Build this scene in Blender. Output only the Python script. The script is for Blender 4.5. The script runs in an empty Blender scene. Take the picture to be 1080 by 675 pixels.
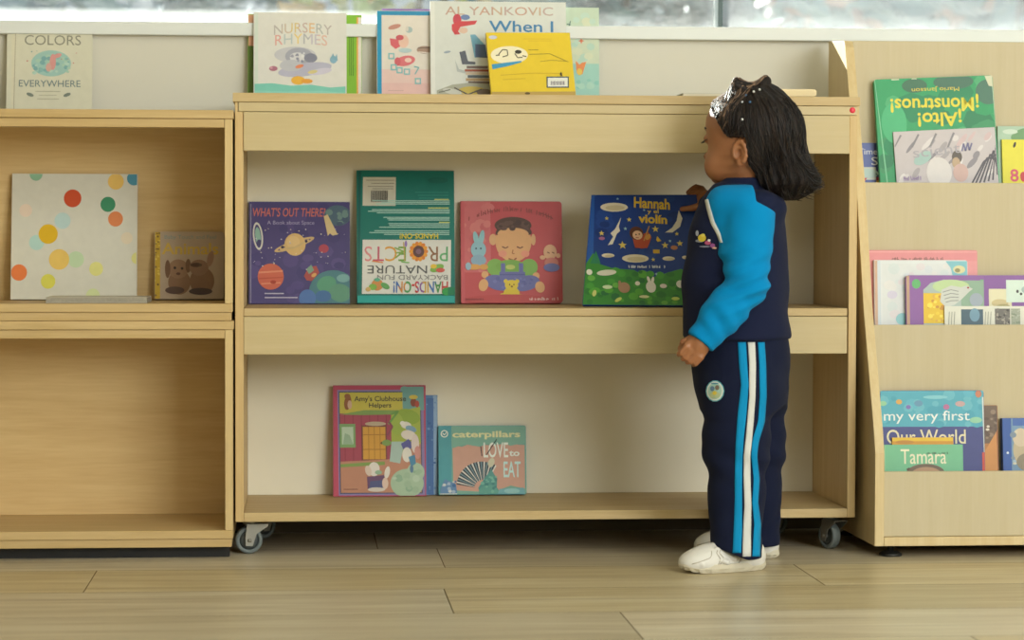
import bpy, bmesh, math, random
import numpy as np
from mathutils import Vector, Matrix, Euler
from mathutils.bvhtree import BVHTree

SC = bpy.context.scene
COL = SC.collection
PI = math.pi
RAD = math.radians

# ------------------------------------------------------------------ camera model (metres, Z up, Y into the wall)
CAM = np.array([0.12843, -4.73228, 0.60468])
YAW, PITCH, ROLL, FPX = 0.08432, 0.0321, 0.00215, 2610.37
_fw = np.array([math.sin(YAW)*math.cos(PITCH), math.cos(YAW)*math.cos(PITCH), -math.sin(PITCH)])
_r = np.array([math.cos(YAW), -math.sin(YAW), 0.0])
_u = np.cross(_r, _fw)
_r2 = _r*math.cos(ROLL) + _u*math.sin(ROLL)
_u2 = -_r*math.sin(ROLL) + _u*math.cos(ROLL)


def _ray(x, y):
    return _fw + _r2*(x-540)/FPX + _u2*(337.5-y)/FPX


def at_y(x, y, Y):
    d = _ray(x, y)
    return CAM + d*(Y-CAM[1])/d[1]


def at_z(x, y, Z):
    d = _ray(x, y)
    return CAM + d*(Z-CAM[2])/d[2]


def proj(X, Y, Z):
    v = np.array([X, Y, Z]) - CAM
    D = v @ _fw
    return 540 + FPX*(v @ _r2)/D, 337.5 - FPX*(v @ _u2)/D


cam_d = bpy.data.cameras.new('camera')
cam = bpy.data.objects.new('camera', cam_d)
COL.objects.link(cam)
M = Matrix(((_r2[0], _u2[0], -_fw[0], CAM[0]), (_r2[1], _u2[1], -_fw[1], CAM[1]),
            (_r2[2], _u2[2], -_fw[2], CAM[2]), (0, 0, 0, 1)))
cam.matrix_world = M
cam_d.sensor_width = 36.0
cam_d.lens = FPX*36.0/1080.0
cam_d.clip_start = 0.05
cam_d.clip_end = 200
cam_d.dof.use_dof = True
cam_d.dof.focus_distance = 4.72
cam_d.dof.aperture_fstop = 5.0
SC.camera = cam

# ------------------------------------------------------------------ materials


def lin(c):
    c = c/255.0
    return c/12.92 if c <= 0.04045 else ((c+0.055)/1.055)**2.4


def rgb(c):
    if isinstance(c, str):
        c = c.lstrip('#')
        c = tuple(int(c[i:i+2], 16) for i in (0, 2, 4))
    return (lin(c[0]), lin(c[1]), lin(c[2]), 1.0)


MATS = {}


def nmat(name):
    m = bpy.data.materials.new(name)
    m.use_nodes = True
    nt = m.node_tree
    b = nt.nodes['Principled BSDF']
    return m, nt, b


def setin(b, k, v):
    if k in b.inputs:
        b.inputs[k].default_value = v


def plain(name, c, rough=0.5, metal=0.0, var=0.0, scale=30.0, bump=0.0, spec=0.5, sheen=0.0):
    """principled colour with a little procedural noise in colour / bump"""
    key = (name, str(c), rough, metal, var, bump)
    if key in MATS:
        return MATS[key]
    m, nt, b = nmat(name)
    b.inputs['Base Color'].default_value = rgb(c)
    b.inputs['Roughness'].default_value = rough
    b.inputs['Metallic'].default_value = metal
    setin(b, 'Specular IOR Level', spec)
    if sheen:
        setin(b, 'Sheen Weight', sheen)
    if var or bump:
        tc = nt.nodes.new('ShaderNodeTexCoord')
        nz = nt.nodes.new('ShaderNodeTexNoise')
        nz.inputs['Scale'].default_value = scale
        nz.inputs['Detail'].default_value = 4
        nt.links.new(tc.outputs['Object'], nz.inputs['Vector'])
        if var:
            hs = nt.nodes.new('ShaderNodeHueSaturation')
            hs.inputs['Color'].default_value = rgb(c)
            mr = nt.nodes.new('ShaderNodeMapRange')
            mr.inputs['To Min'].default_value = 1-var
            mr.inputs['To Max'].default_value = 1+var
            nt.links.new(nz.outputs['Fac'], mr.inputs['Value'])
            nt.links.new(mr.outputs['Result'], hs.inputs['Value'])
            nt.links.new(hs.outputs['Color'], b.inputs['Base Color'])
        if bump:
            bp = nt.nodes.new('ShaderNodeBump')
            bp.inputs['Strength'].default_value = bump
            bp.inputs['Distance'].default_value = 0.002
            nt.links.new(nz.outputs['Fac'], bp.inputs['Height'])
            nt.links.new(bp.outputs['Normal'], b.inputs['Normal'])
    MATS[key] = m
    return m


def ink(c):
    """printed colour on a cover"""
    return plain('print_ink', c, rough=0.42, var=0.06, scale=60.0, spec=0.35)


def wood(name, light, dark, axis='x', rough=0.5, fine=1.0):
    m, nt, b = nmat(name)
    N = nt.nodes
    L = nt.links
    tc = N.new('ShaderNodeTexCoord')
    mp = N.new('ShaderNodeMapping')
    s = {'x': (1.6, 26, 26), 'z': (26, 26, 1.6), 'y': (26, 1.6, 26)}[axis]
    mp.inputs['Scale'].default_value = s
    L.new(tc.outputs['Object'], mp.inputs['Vector'])
    n1 = N.new('ShaderNodeTexNoise')
    n1.inputs['Scale'].default_value = 1.6
    n1.inputs['Detail'].default_value = 6
    n1.inputs['Distortion'].default_value = 0.6
    L.new(mp.outputs['Vector'], n1.inputs['Vector'])
    n2 = N.new('ShaderNodeTexNoise')
    n2.inputs['Scale'].default_value = 9*fine
    n2.inputs['Detail'].default_value = 3
    L.new(mp.outputs['Vector'], n2.inputs['Vector'])
    ad = N.new('ShaderNodeMix')
    ad.data_type = 'FLOAT'
    ad.inputs['Factor'].default_value = 0.35
    L.new(n1.outputs['Fac'], ad.inputs[2])
    L.new(n2.outputs['Fac'], ad.inputs[3])
    cr = N.new('ShaderNodeValToRGB')
    cr.color_ramp.elements[0].position = 0.30
    cr.color_ramp.elements[0].color = rgb(dark)
    cr.color_ramp.elements[1].position = 0.68
    cr.color_ramp.elements[1].color = rgb(light)
    L.new(ad.outputs[0], cr.inputs['Fac'])
    L.new(cr.outputs['Color'], b.inputs['Base Color'])
    b.inputs['Roughness'].default_value = rough
    setin(b, 'Specular IOR Level', 0.35)
    bp = N.new('ShaderNodeBump')
    bp.inputs['Strength'].default_value = 0.12
    bp.inputs['Distance'].default_value = 0.001
    L.new(n2.outputs['Fac'], bp.inputs['Height'])
    L.new(bp.outputs['Normal'], b.inputs['Normal'])
    return m


W_FRONT = wood('birch_panel', '#cbb98f', '#c3b084', 'x')
W_EDGE = wood('plywood_edge', '#cfb88a', '#bca06d', 'x', fine=2.0)
W_SIDE = wood('birch_side', '#d6bb88', '#c6a772', 'z')
W_BACK = plain('pale_hardboard', '#e8e1cc', 0.6, var=0.05, scale=7.0)
W_CAB = wood('cabinet_birch', '#d0b482', '#c0a26c', 'x')
W_CABS = wood('cabinet_birch_upright', '#d8bf8b', '#c9ac78', 'z')
W_CABB = wood('cabinet_back_panel', '#e2c48c', '#d2af78', 'x', rough=0.6)
W_RACK = wood('maple_panel', '#c6b99a', '#c0b290', 'z', rough=0.5)
W_RACKE = wood('maple_edge', '#d9c598', '#ccb281', 'z', rough=0.5)

# ------------------------------------------------------------------ mesh builder


class MB:
    def __init__(self):
        self.v = []
        self.f = []
        self.m = []
        self.mats = []
        self.smooth = []

    def mi(self, mat):
        if mat not in self.mats:
            self.mats.append(mat)
        return self.mats.index(mat)

    def add(self, vs, fs, mat, xf=None, smooth=False):
        o = len(self.v)
        k = self.mi(mat)
        for p in vs:
            p = Vector(p)
            if xf is not None:
                p = xf @ p
            self.v.append(tuple(p))
        for f in fs:
            self.f.append(tuple(i+o for i in f))
            self.m.append(k)
            self.smooth.append(smooth)
        return self

    def box(self, x0, y0, z0, x1, y1, z1, mat, xf=None):
        vs = [(x0, y0, z0), (x1, y0, z0), (x1, y1, z0), (x0, y1, z0), (x0, y0, z1), (x1, y0, z1), (x1, y1, z1), (x0, y1, z1)]
        fs = [(0, 3, 2, 1), (4, 5, 6, 7), (0, 1, 5, 4), (1, 2, 6, 5), (2, 3, 7, 6), (3, 0, 4, 7)]
        return self.add(vs, fs, mat, xf)

    def prism(self, pts, d0, d1, mat, plane='xz', xf=None, side=None):
        """extrude a polygon; plane xz extrudes along y, yz along x, xy along z"""
        n = len(pts)
        def P(a, b, d):
            return {'xz': (a, d, b), 'yz': (d, a, b), 'xy': (a, b, d)}[plane]
        vs = [P(a, b, d0) for a, b in pts] + [P(a, b, d1) for a, b in pts]
        fs = [tuple(range(n)), tuple(range(2*n-1, n-1, -1))]
        self.add(vs, fs, mat, xf)
        fs = [(i, i+n, (i+1) % n + n, (i+1) % n) for i in range(n)]
        return self.add(vs, fs, side or mat, xf)

    def lathe(self, prof, mat, xf=None, seg=28, smooth=True):
        """profile [(radius, height)] around local z"""
        vs, fs = [], []
        n = len(prof)
        for s in range(seg):
            a = 2*PI*s/seg
            for r, h in prof:
                vs.append((r*math.cos(a), r*math.sin(a), h))
        for s in range(seg):
            t = (s+1) % seg
            for i in range(n-1):
                fs.append((s*n+i, t*n+i, t*n+i+1, s*n+i+1))
        return self.add(vs, fs, mat, xf, smooth)

    def tube(self, pts, r, mat, seg=8, xf=None, caps=True, smooth=True):
        pts = [Vector(p) for p in pts]
        rr = r if isinstance(r, (list, tuple)) else [r]*len(pts)
        vs, fs = [], []
        up = Vector((0, 0, 1))
        for i, p in enumerate(pts):
            a = pts[max(i-1, 0)]
            b = pts[min(i+1, len(pts)-1)]
            t = (b-a).normalized()
            s = t.cross(up)
            if s.length < 1e-3:
                s = t.cross(Vector((0, 1, 0)))
            s.normalize()
            q = t.cross(s).normalized()
            for k in range(seg):
                an = 2*PI*k/seg
                vs.append(p + s*rr[i]*math.cos(an) + q*rr[i]*math.sin(an))
        for i in range(len(pts)-1):
            for k in range(seg):
                l = (k+1) % seg
                fs.append((i*seg+k, i*seg+l, (i+1)*seg+l, (i+1)*seg+k))
        if caps:
            fs.append(tuple(range(seg-1, -1, -1)))
            o = (len(pts)-1)*seg
            fs.append(tuple(range(o, o+seg)))
        return self.add(vs, fs, mat, xf, smooth)

    def build(self, name, parent=None, bevel=0.0, fix=True):
        me = bpy.data.meshes.new(name)
        me.from_pydata(self.v, [], self.f)
        for m in self.mats:
            me.materials.append(m)
        me.polygons.foreach_set('material_index', self.m)
        me.polygons.foreach_set('use_smooth', self.smooth)
        me.update()
        if fix:
            bm = bmesh.new()
            bm.from_mesh(me)
            bmesh.ops.remove_doubles(bm, verts=bm.verts, dist=1e-6)
            bmesh.ops.recalc_face_normals(bm, faces=bm.faces)
            bm.to_mesh(me)
            bm.free()
        o = bpy.data.objects.new(name, me)
        COL.objects.link(o)
        if parent is not None:
            o.parent = parent
        if bevel:
            b = o.modifiers.new('bevel', 'BEVEL')
            b.width = bevel
            b.segments = 2
            b.limit_method = 'ANGLE'
            b.angle_limit = RAD(40)
        return o


def empty(name, loc=(0, 0, 0), rot=(0, 0, 0)):
    o = bpy.data.objects.new(name, None)
    o.empty_display_size = 0.05
    COL.objects.link(o)
    o.location = loc
    o.rotation_euler = rot
    return o


def tag(o, label=None, cat=None, group=None, kind=None):
    if label:
        o['label'] = label
    if cat:
        o['category'] = cat
    if group:
        o['group'] = group
    if kind:
        o['kind'] = kind
    return o


def bx(name, a, b, mat, parent=None, bevel=0.0012):
    return MB().box(*a, *b, mat).build(name, parent, bevel)


# ------------------------------------------------------------------ the setting
XL, XR, YF, YW, ZC = -3.2, 4.4, -7.2, 0.40, 2.7
random.seed(4)


def make_floor():
    m, nt, b = nmat('floor_planks')
    N, L = nt.nodes, nt.links
    at = N.new('ShaderNodeVertexColor')
    at.layer_name = 'plank'
    tc = N.new('ShaderNodeTexCoord')
    mp = N.new('ShaderNodeMapping')
    mp.inputs['Scale'].default_value = (0.9, 11, 1)
    va = N.new('ShaderNodeVectorMath')
    va.operation = 'MULTIPLY_ADD'
    L.new(at.outputs['Color'], va.inputs[0])
    va.inputs[1].default_value = (17, 23, 5)
    L.new(tc.outputs['Object'], va.inputs[2])
    L.new(va.outputs[0], mp.inputs['Vector'])
    n1 = N.new('ShaderNodeTexNoise')
    n1.inputs['Scale'].default_value = 1.7
    n1.inputs['Detail'].default_value = 7
    n1.inputs['Roughness'].default_value = 0.6
    n1.inputs['Distortion'].default_value = 0.9
    L.new(mp.outputs['Vector'], n1.inputs['Vector'])
    mp2 = N.new('ShaderNodeMapping')
    mp2.inputs['Scale'].default_value = (3.5, 90, 1)
    L.new(va.outputs[0], mp2.inputs['Vector'])
    n2 = N.new('ShaderNodeTexNoise')
    n2.inputs['Scale'].default_value = 1.5
    n2.inputs['Detail'].default_value = 5
    L.new(mp2.outputs['Vector'], n2.inputs['Vector'])
    mx = N.new('ShaderNodeMix')
    mx.data_type = 'FLOAT'
    mx.inputs['Factor'].default_value = 0.35
    L.new(n1.outputs['Fac'], mx.inputs[2])
    L.new(n2.outputs['Fac'], mx.inputs[3])
    cr = N.new('ShaderNodeValToRGB')
    e = cr.color_ramp.elements
    e[0].position = 0.28
    e[0].color = rgb('#a39069')
    e[1].position = 0.75
    e[1].color = rgb('#ddd4b8')
    k = e.new(0.42)
    k.color = rgb('#c0ae89')
    k = e.new(0.55)
    k.color = rgb('#cfc09e')
    L.new(mx.outputs[0], cr.inputs['Fac'])
    hs = N.new('ShaderNodeHueSaturation')
    sp = N.new('ShaderNodeSeparateColor')
    L.new(at.outputs['Color'], sp.inputs[0])
    mr = N.new('ShaderNodeMapRange')
    mr.inputs['To Min'].default_value = 0.86
    mr.inputs['To Max'].default_value = 1.06
    L.new(sp.outputs[0], mr.inputs['Value'])
    L.new(mr.outputs['Result'], hs.inputs['Value'])
    mr2 = N.new('ShaderNodeMapRange')
    mr2.inputs['To Min'].default_value = 0.75
    mr2.inputs['To Max'].default_value = 1.1
    L.new(sp.outputs[1], mr2.inputs['Value'])
    L.new(mr2.outputs['Result'], hs.inputs['Saturation'])
    mp3 = N.new('ShaderNodeMapping')
    mp3.inputs['Scale'].default_value = (0.55, 26, 1)
    L.new(va.outputs[0], mp3.inputs['Vector'])
    n3 = N.new('ShaderNodeTexNoise')
    n3.inputs['Scale'].default_value = 1.4
    n3.inputs['Detail'].default_value = 4
    n3.inputs['Distortion'].default_value = 0.5
    L.new(mp3.outputs['Vector'], n3.inputs['Vector'])
    st = N.new('ShaderNodeMapRange')
    st.inputs['From Min'].default_value = 0.60
    st.inputs['From Max'].default_value = 0.74
    st.inputs['To Max'].default_value = 0.45
    L.new(n3.outputs['Fac'], st.inputs['Value'])
    mc = N.new('ShaderNodeMix')
    mc.data_type = 'RGBA'
    mc.inputs[7].default_value = rgb('#7d5f45')
    L.new(st.outputs[0], mc.inputs[0])
    L.new(cr.outputs['Color'], mc.inputs[6])
    L.new(mc.outputs[2], hs.inputs['Color'])
    L.new(hs.outputs['Color'], b.inputs['Base Color'])
    b.inputs['Roughness'].default_value = 0.36
    setin(b, 'Specular IOR Level', 0.4)
    bp = N.new('ShaderNodeBump')
    bp.inputs['Strength'].default_value = 0.15
    bp.inputs['Distance'].default_value = 0.001
    L.new(n2.outputs['Fac'], bp.inputs['Height'])
    L.new(bp.outputs['Normal'], b.inputs['Normal'])
    gap = plain('floor_gap', '#75603f', 0.9)
    me = bpy.data.meshes.new('floor')
    vs, fs, cols, mi = [], [], [], []
    wdt, ln, g = 0.2825, 1.29, 0.0009
    y_ref = -0.178
    offs = {0: 0.39, -1: -0.247, -2: 0.372, -3: 0.643}
    k0 = int(math.floor((YF-y_ref)/wdt))-1
    for k in range(k0, 4):
        ya, yb = y_ref+k*wdt, y_ref+(k+1)*wdt
        ya, yb = max(ya, YF), min(yb, YW)
        if yb <= ya:
            continue
        off = offs.get(k, random.random()*ln)
        i0 = int(math.floor((XL-off)/ln))
        for i in range(i0, 8):
            xa, xb = max(off+i*ln, XL), min(off+(i+1)*ln, XR)
            if xb <= xa:
                continue
            o = len(vs)
            vs += [(xa+g, ya+g, 0), (xb-g, ya+g, 0), (xb-g, yb-g, 0), (xa+g, yb-g, 0)]
            fs.append((o, o+1, o+2, o+3))
            mi.append(0)
            cols.append((random.random(), random.random(), random.random(), 1))
    o = len(vs)
    vs += [(XL, YF, -0.003), (XR, YF, -0.003), (XR, YW, -0.003), (XL, YW, -0.003)]
    fs.append((o, o+1, o+2, o+3))
    mi.append(1)
    cols.append((0.5, 0.5, 0.5, 1))
    me.from_pydata(vs, [], fs)
    me.materials.append(m)
    me.materials.append(gap)
    me.polygons.foreach_set('material_index', mi)
    ca = me.color_attributes.new('plank', 'FLOAT_COLOR', 'CORNER')
    li = 0
    for p, c in zip(me.polygons, cols):
        for _ in p.loop_indices:
            ca.data[li].color = c
            li += 1
    fo = bpy.data.objects.new('floor', me)
    COL.objects.link(fo)
    tag(fo, 'light oak plank floor', 'floor', kind='structure')


make_floor()
P_BEIGE = plain('beige_wall_paint', '#dcd8ca', 0.7, var=0.03, scale=5.0, bump=0.05)
P_WHITE = plain('white_wall_paint', '#dcd8cc', 0.8, var=0.02, scale=4.0)
P_CEIL = plain('white_ceiling', '#e6e3da', 0.85)
P_SILL = plain('white_sill_paint', '#e2e6e4', 0.45, var=0.03, scale=8.0)
P_FRAME = plain('dark_window_metal', '#3f4a48', 0.4, metal=0.6)
P_FRAMEW = plain('white_window_metal', '#e8e9e6', 0.4)
WZ0, WZ1, WX0, WX1 = 1.049, 2.35, -2.6, 3.7
T = 0.14
mb = MB()
mb.box(XL, YW-0.0002, -0.2, XR, YW+T, 1.0225, P_BEIGE)
mb.box(XL, YW, 1.0225, WX0, YW+T, ZC, P_BEIGE)
mb.box(WX1, YW, 1.0225, XR, YW+T, ZC, P_BEIGE)
mb.box(WX0, YW, WZ1, WX1, YW+T, ZC, P_BEIGE)
tag(mb.build('wall_back'), 'beige painted wall below the window', 'wall', kind='structure')
tag(MB().box(WX0, YW-0.022, 1.0225, WX1, YW+T, WZ0, P_SILL).build('trim_1', None, 0.002), 'white painted window sill', 'sill', kind='structure')
tag(MB().box(XL, YW-0.012, 0, XR, YW-0.0005, 0.055, plain('shaded_baseboard_paint', '#5f5240', 0.7)).build('baseboard_back'), kind='structure')  # paint darkened to carry the shade under the furniture
tag(MB().box(XL-0.1, YF, 0, XL, YW+T, ZC, P_WHITE).build('wall_left'), kind='structure')
tag(MB().box(XR, YF, 0, XR+0.1, YW+T, ZC, P_WHITE).build('wall_right'), kind='structure')
tag(MB().box(XL-0.1, YF-0.1, 0, XR+0.1, YF, ZC, P_WHITE).build('wall_front'), kind='structure')
tag(MB().box(XL-0.1, YF-0.1, ZC, XR+0.1, YW+T, ZC+0.1, P_CEIL).build('ceiling'), kind='structure')


def glass_mat():
    m, nt, b = nmat('dusty_hazed_glass')
    N, L = nt.nodes, nt.links
    N.remove(b)
    out = N['Material Output']
    tr = N.new('ShaderNodeBsdfTransparent')
    tr.inputs['Color'].default_value = (0.93, 0.97, 0.97, 1)
    tl = N.new('ShaderNodeBsdfTranslucent')
    tl.inputs['Color'].default_value = (0.9, 0.92, 0.9, 1)
    gl = N.new('ShaderNodeBsdfGlossy')
    gl.inputs['Roughness'].default_value = 0.05
    tc = N.new('ShaderNodeTexCoord')
    mp = N.new('ShaderNodeMapping')
    mp.inputs['Rotation'].default_value = (0, 0.5, 0)
    mp.inputs['Scale'].default_value = (14, 1, 42)
    L.new(tc.outputs['Object'], mp.inputs['Vector'])
    nz = N.new('ShaderNodeTexNoise')
    nz.inputs['Scale'].default_value = 1.0
    nz.inputs['Detail'].default_value = 8
    nz.inputs['Roughness'].default_value = 0.65
    L.new(mp.outputs['Vector'], nz.inputs['Vector'])
    n2 = N.new('ShaderNodeTexNoise')
    n2.inputs['Scale'].default_value = 1.1
    n2.inputs['Detail'].default_value = 2
    L.new(tc.outputs['Object'], n2.inputs['Vector'])
    # film thickens low and left, putting the blown-out window glow into the glass
    sx = N.new('ShaderNodeSeparateXYZ')
    L.new(tc.outputs['Object'], sx.inputs[0])
    mr = N.new('ShaderNodeMapRange')
    mr.inputs['From Min'].default_value = 1.055
    mr.inputs['From Max'].default_value = 1.085
    mr.inputs['To Min'].default_value = 0.30
    mr.inputs['To Max'].default_value = 0.0
    L.new(sx.outputs['Z'], mr.inputs['Value'])
    mrx = N.new('ShaderNodeMapRange')
    mrx.inputs['From Min'].default_value = 0.2
    mrx.inputs['From Max'].default_value = 0.6
    mrx.inputs['To Min'].default_value = 1.0
    mrx.inputs['To Max'].default_value = 0.15
    L.new(sx.outputs['X'], mrx.inputs['Value'])
    mu0 = N.new('ShaderNodeMath')
    mu0.operation = 'MULTIPLY'
    L.new(mr.outputs[0], mu0.inputs[0])
    L.new(mrx.outputs[0], mu0.inputs[1])
    mr3 = N.new('ShaderNodeMapRange')
    mr3.inputs['From Min'].default_value = 0.42
    mr3.inputs['From Max'].default_value = 0.75
    mr3.inputs['To Min'].default_value = 0.025  # lowest level is haze put into the pane; upper range is dirt streaks
    mr3.inputs['To Max'].default_value = 0.08
    L.new(nz.outputs['Fac'], mr3.inputs['Value'])
    ad = N.new('ShaderNodeMath')
    ad.operation = 'ADD'
    ad.use_clamp = True
    L.new(mu0.outputs[0], ad.inputs[0])
    L.new(mr3.outputs[0], ad.inputs[1])
    m1 = N.new('ShaderNodeMixShader')
    L.new(ad.outputs[0], m1.inputs[0])
    L.new(tr.outputs[0], m1.inputs[1])
    L.new(tl.outputs[0], m1.inputs[2])
    m2 = N.new('ShaderNodeMixShader')
    m2.inputs[0].default_value = 0.014
    L.new(m1.outputs[0], m2.inputs[1])
    L.new(gl.outputs[0], m2.inputs[2])
    L.new(m2.outputs[0], out.inputs['Surface'])
    return m


GLASS = glass_mat()
mull_x = at_y(757, 15, YW+0.05)[0]
win = empty('window_1', (0, 0, 0))
tag(win, 'wide window band above the shelves', 'window', kind='structure')
mb = MB()
mb.box(WX0, YW+0.02, WZ0, WX1, YW+0.07, WZ0+0.004, P_FRAMEW)
mb.box(WX0, YW+0.02, WZ1-0.05, WX1, YW+0.07, WZ1, P_FRAMEW)
mb.build('window_frame', win)
xs = [WX0, mull_x-2.2, mull_x, mull_x+1.6, WX1]
for x in xs[1:-1]:
    MB().box(x-0.0045, YW+0.02, WZ0+0.004, x+0.0045, YW+0.075, WZ1-0.05, P_FRAME).build('mullion', win)
for a, b in zip(xs[:-1], xs[1:]):
    MB().box(a+0.005, YW+0.045, WZ0+0.004, b-0.005, YW+0.048, WZ1-0.05, GLASS).build('glass_pane', win)

# garden outside the window
tag(MB().box(-30, YW+T, -0.25, 30, 40, -0.2, plain('lawn', '#6b7d4a', 0.9, var=0.2, scale=3.0)).build('ground_outside'), 'lawn outside the window', 'ground', kind='structure')


def shrub(x, y, w, h, cols, label, cat='shrub', seed=1, n=900, leaf=0.16):
    rnd = random.Random(seed)
    root = empty('garden_shrub' if cat == 'shrub' else 'garden_tree', (x, y, -0.2))
    tag(root, label, cat, 'plants in the garden beyond the glass')
    bark = plain('bark', '#5b4a38', 0.9)
    mb = MB()
    for k in range(4):
        a = rnd.uniform(0, 2*PI)
        mb.tube([(0.04*math.cos(a), 0.04*math.sin(a), 0), (0.25*w*math.cos(a), 0.25*w*math.sin(a), h*0.4), (0.33*w*math.cos(a+.3), 0.33*w*math.sin(a+.3), h*0.75)], [0.05, 0.035, 0.015], bark, 6)
    mb.build('stem', root)
    lb = MB()
    mats = [plain('leaf', c, 0.5, var=0.1) for c in cols]
    for k in range(n):
        u, v, s = rnd.uniform(-1, 1), rnd.uniform(0, 2*PI), rnd.uniform(0.6, 1)
        q = math.sqrt(1-u*u)
        p = Vector((q*math.cos(v)*w/2*s, q*math.sin(v)*w/2*s*0.8, h*0.55+u*h*0.45*s))
        e = Euler((rnd.uniform(0, PI), rnd.uniform(0, PI), rnd.uniform(0, PI))).to_matrix()
        l = leaf*rnd.uniform(0.7, 1.3)
        lb.add([p+e@Vector(q_) for q_ in ((0, -l, 0), (l*.5, -l*.2, .02), (0, l, 0), (-l*.5, -l*.2, .02))], [(0, 1, 2, 3)], rnd.choice(mats))
    lb.build('foliage', root, fix=False)


shrub(-1.2, 9.0, 2.6, 3.6, ['#66879c', '#7796ad', '#5a7a8c'], 'blue-grey leafy shrub outside the left end of the window', seed=3, n=1600, leaf=0.13)
shrub(0.62, 7.6, 1.25, 3.0, ['#c9c86a', '#a9b86a', '#d9a95a', '#d8d39a'], 'yellow-leaved shrub outside behind the nursery book', seed=5, n=260, leaf=0.12)
shrub(2.05, 10.0, 2.1, 3.8, ['#5a7d8a', '#688c96', '#507480'], 'tallest teal-grey shrub outside behind the tall white book', seed=8, n=2600, leaf=0.13)
shrub(3.05, 7.6, 1.3, 3.2, ['#5f838c', '#a9704c', '#567a80', '#6a8c92', '#5f838c'], 'teal shrub with orange blossoms outside to the right of the window bar', seed=11, n=1500, leaf=0.11)
shrub(4.6, 10.0, 2.7, 3.9, ['#567a88', '#648894', '#7f8f78', '#567a88'], 'grey-green leafy shrub outside above the display rack', seed=14, n=2800, leaf=0.13)
# ------------------------------------------------------------------ light
wd = bpy.data.worlds.new('world')
SC.world = wd
wd.use_nodes = True
bg = wd.node_tree.nodes['Background']
bg.inputs['Color'].default_value = (0.80, 0.90, 1.0, 1)
bg.inputs['Strength'].default_value = 0.36


def sun(direction, strength, color, angle=0.6):
    d = bpy.data.lights.new('sun', 'SUN')
    d.energy = strength
    d.color = color
    d.angle = RAD(angle)
    o = bpy.data.objects.new('sun', d)
    COL.objects.link(o)
    o.rotation_euler = Vector(direction).to_track_quat('-Z', 'Y').to_euler()


def area(loc, target, sx, sy, power, color):
    d = bpy.data.lights.new('room_area_light', 'AREA')
    d.shape = 'RECTANGLE'
    d.size, d.size_y = sx, sy
    d.energy = power
    d.color = color
    o = bpy.data.objects.new('room_area_light', d)
    COL.objects.link(o)
    o.location = loc
    o.rotation_euler = (Vector(target)-Vector(loc)).to_track_quat('-Z', 'Y').to_euler()


sun((0.62, -1.0, -0.48), 15.0, (1.0, 0.97, 0.9))
area((3.3, -5.9, 1.75), (0.6, 0.0, 0.5), 2.6, 1.6, 184, (0.95, 1.0, 1.0))  # added lamp standing for daylight from an unseen window, front right
area((1.3, -2.9, 2.66), (1.2, -2.4, 0), 2.4, 1.6, 38, (0.95, 1.0, 0.98))  # ceiling light panel over the room
SC.view_settings.view_transform = 'Standard'
SC.view_settings.look = 'None'
SC.view_settings.gamma = 1.0
SC.view_settings.exposure = 0.0
SC.view_settings.use_curve_mapping = False
SC.cycles.use_denoising = True
SC.cycles.max_bounces = 8
SC.cycles.transparent_max_bounces = 12

# ------------------------------------------------------------------ main bookshelf
ST = 0.0158
SD = 0.345
shelf = empty('bookshelf', (0, 0, 0))
tag(shelf, 'wide birch bookshelf on casters that the child stands at', 'bookshelf')
ZT = 0.8837
bx('top_board', (-0.004, -0.003, 0.8665), (1.204, SD, ZT), W_EDGE, shelf)
bx('top_rail', (0.0065, 0.0, 0.8485), (1.199, SD-0.01, 0.866), W_FRONT, shelf)
for x in (0.0, 1.2-ST):
    MB().box(x, 0.001, 0.067, x+ST, SD, 0.8480, W_SIDE).box(x, 0.001, 0.8480, x+(0.0055 if x == 0 else 0.0), SD, 0.866, W_SIDE).build('side_panel', shelf, 0.001) if x == 0.0 else bx('side_panel', (x, 0.001, 0.067), (x+ST, SD, 0.8480), W_SIDE, shelf)
bx('front_panel', (ST+0.0005, -0.002, 0.774), (1.2-ST-0.0005, 0.014, 0.8475), W_FRONT, shelf)
bx('shelf_board', (ST+0.0005, 0.002, 0.4595), (1.2-ST-0.002, 0.3285, 0.4746), W_EDGE, shelf)
bx('front_panel', (ST+0.0005, 0.0, 0.3865), (1.2-ST-0.0025, 0.016, 0.4585), W_FRONT, shelf)
bx('bottom_board', (ST+0.0003, 0.0, 0.067), (1.2-ST-0.0003, SD-0.001, 0.0844), W_EDGE, shelf)
bx('back_panel', (ST+0.0005, 0.3290, 0.0850), (1.2-ST-0.0005, 0.3440, 0.8480), W_BACK, shelf, 0)
p = at_y(899.6, 116, 0.0)
stk = MB().lathe([(0.0, 0.0008), (0.0052, 0.0008), (0.0058, 0.0)], plain('red_sticker', '#e03048', 0.35), Matrix.Translation((p[0]-0.001, 0.0, p[2]-0.0005)) @ Matrix.Rotation(PI/2, 4, 'X'), 20).build('sticker', shelf)
tag(stk, 'small round red sticker')
STEEL = plain('galvanised_steel', '#8f8d84', 0.45, metal=0.8, var=0.1, scale=40)
RUB = plain('grey_rubber', '#6d7676', 0.55, var=0.05)
HUB = plain('dark_hub', '#3b4140', 0.5)


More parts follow.
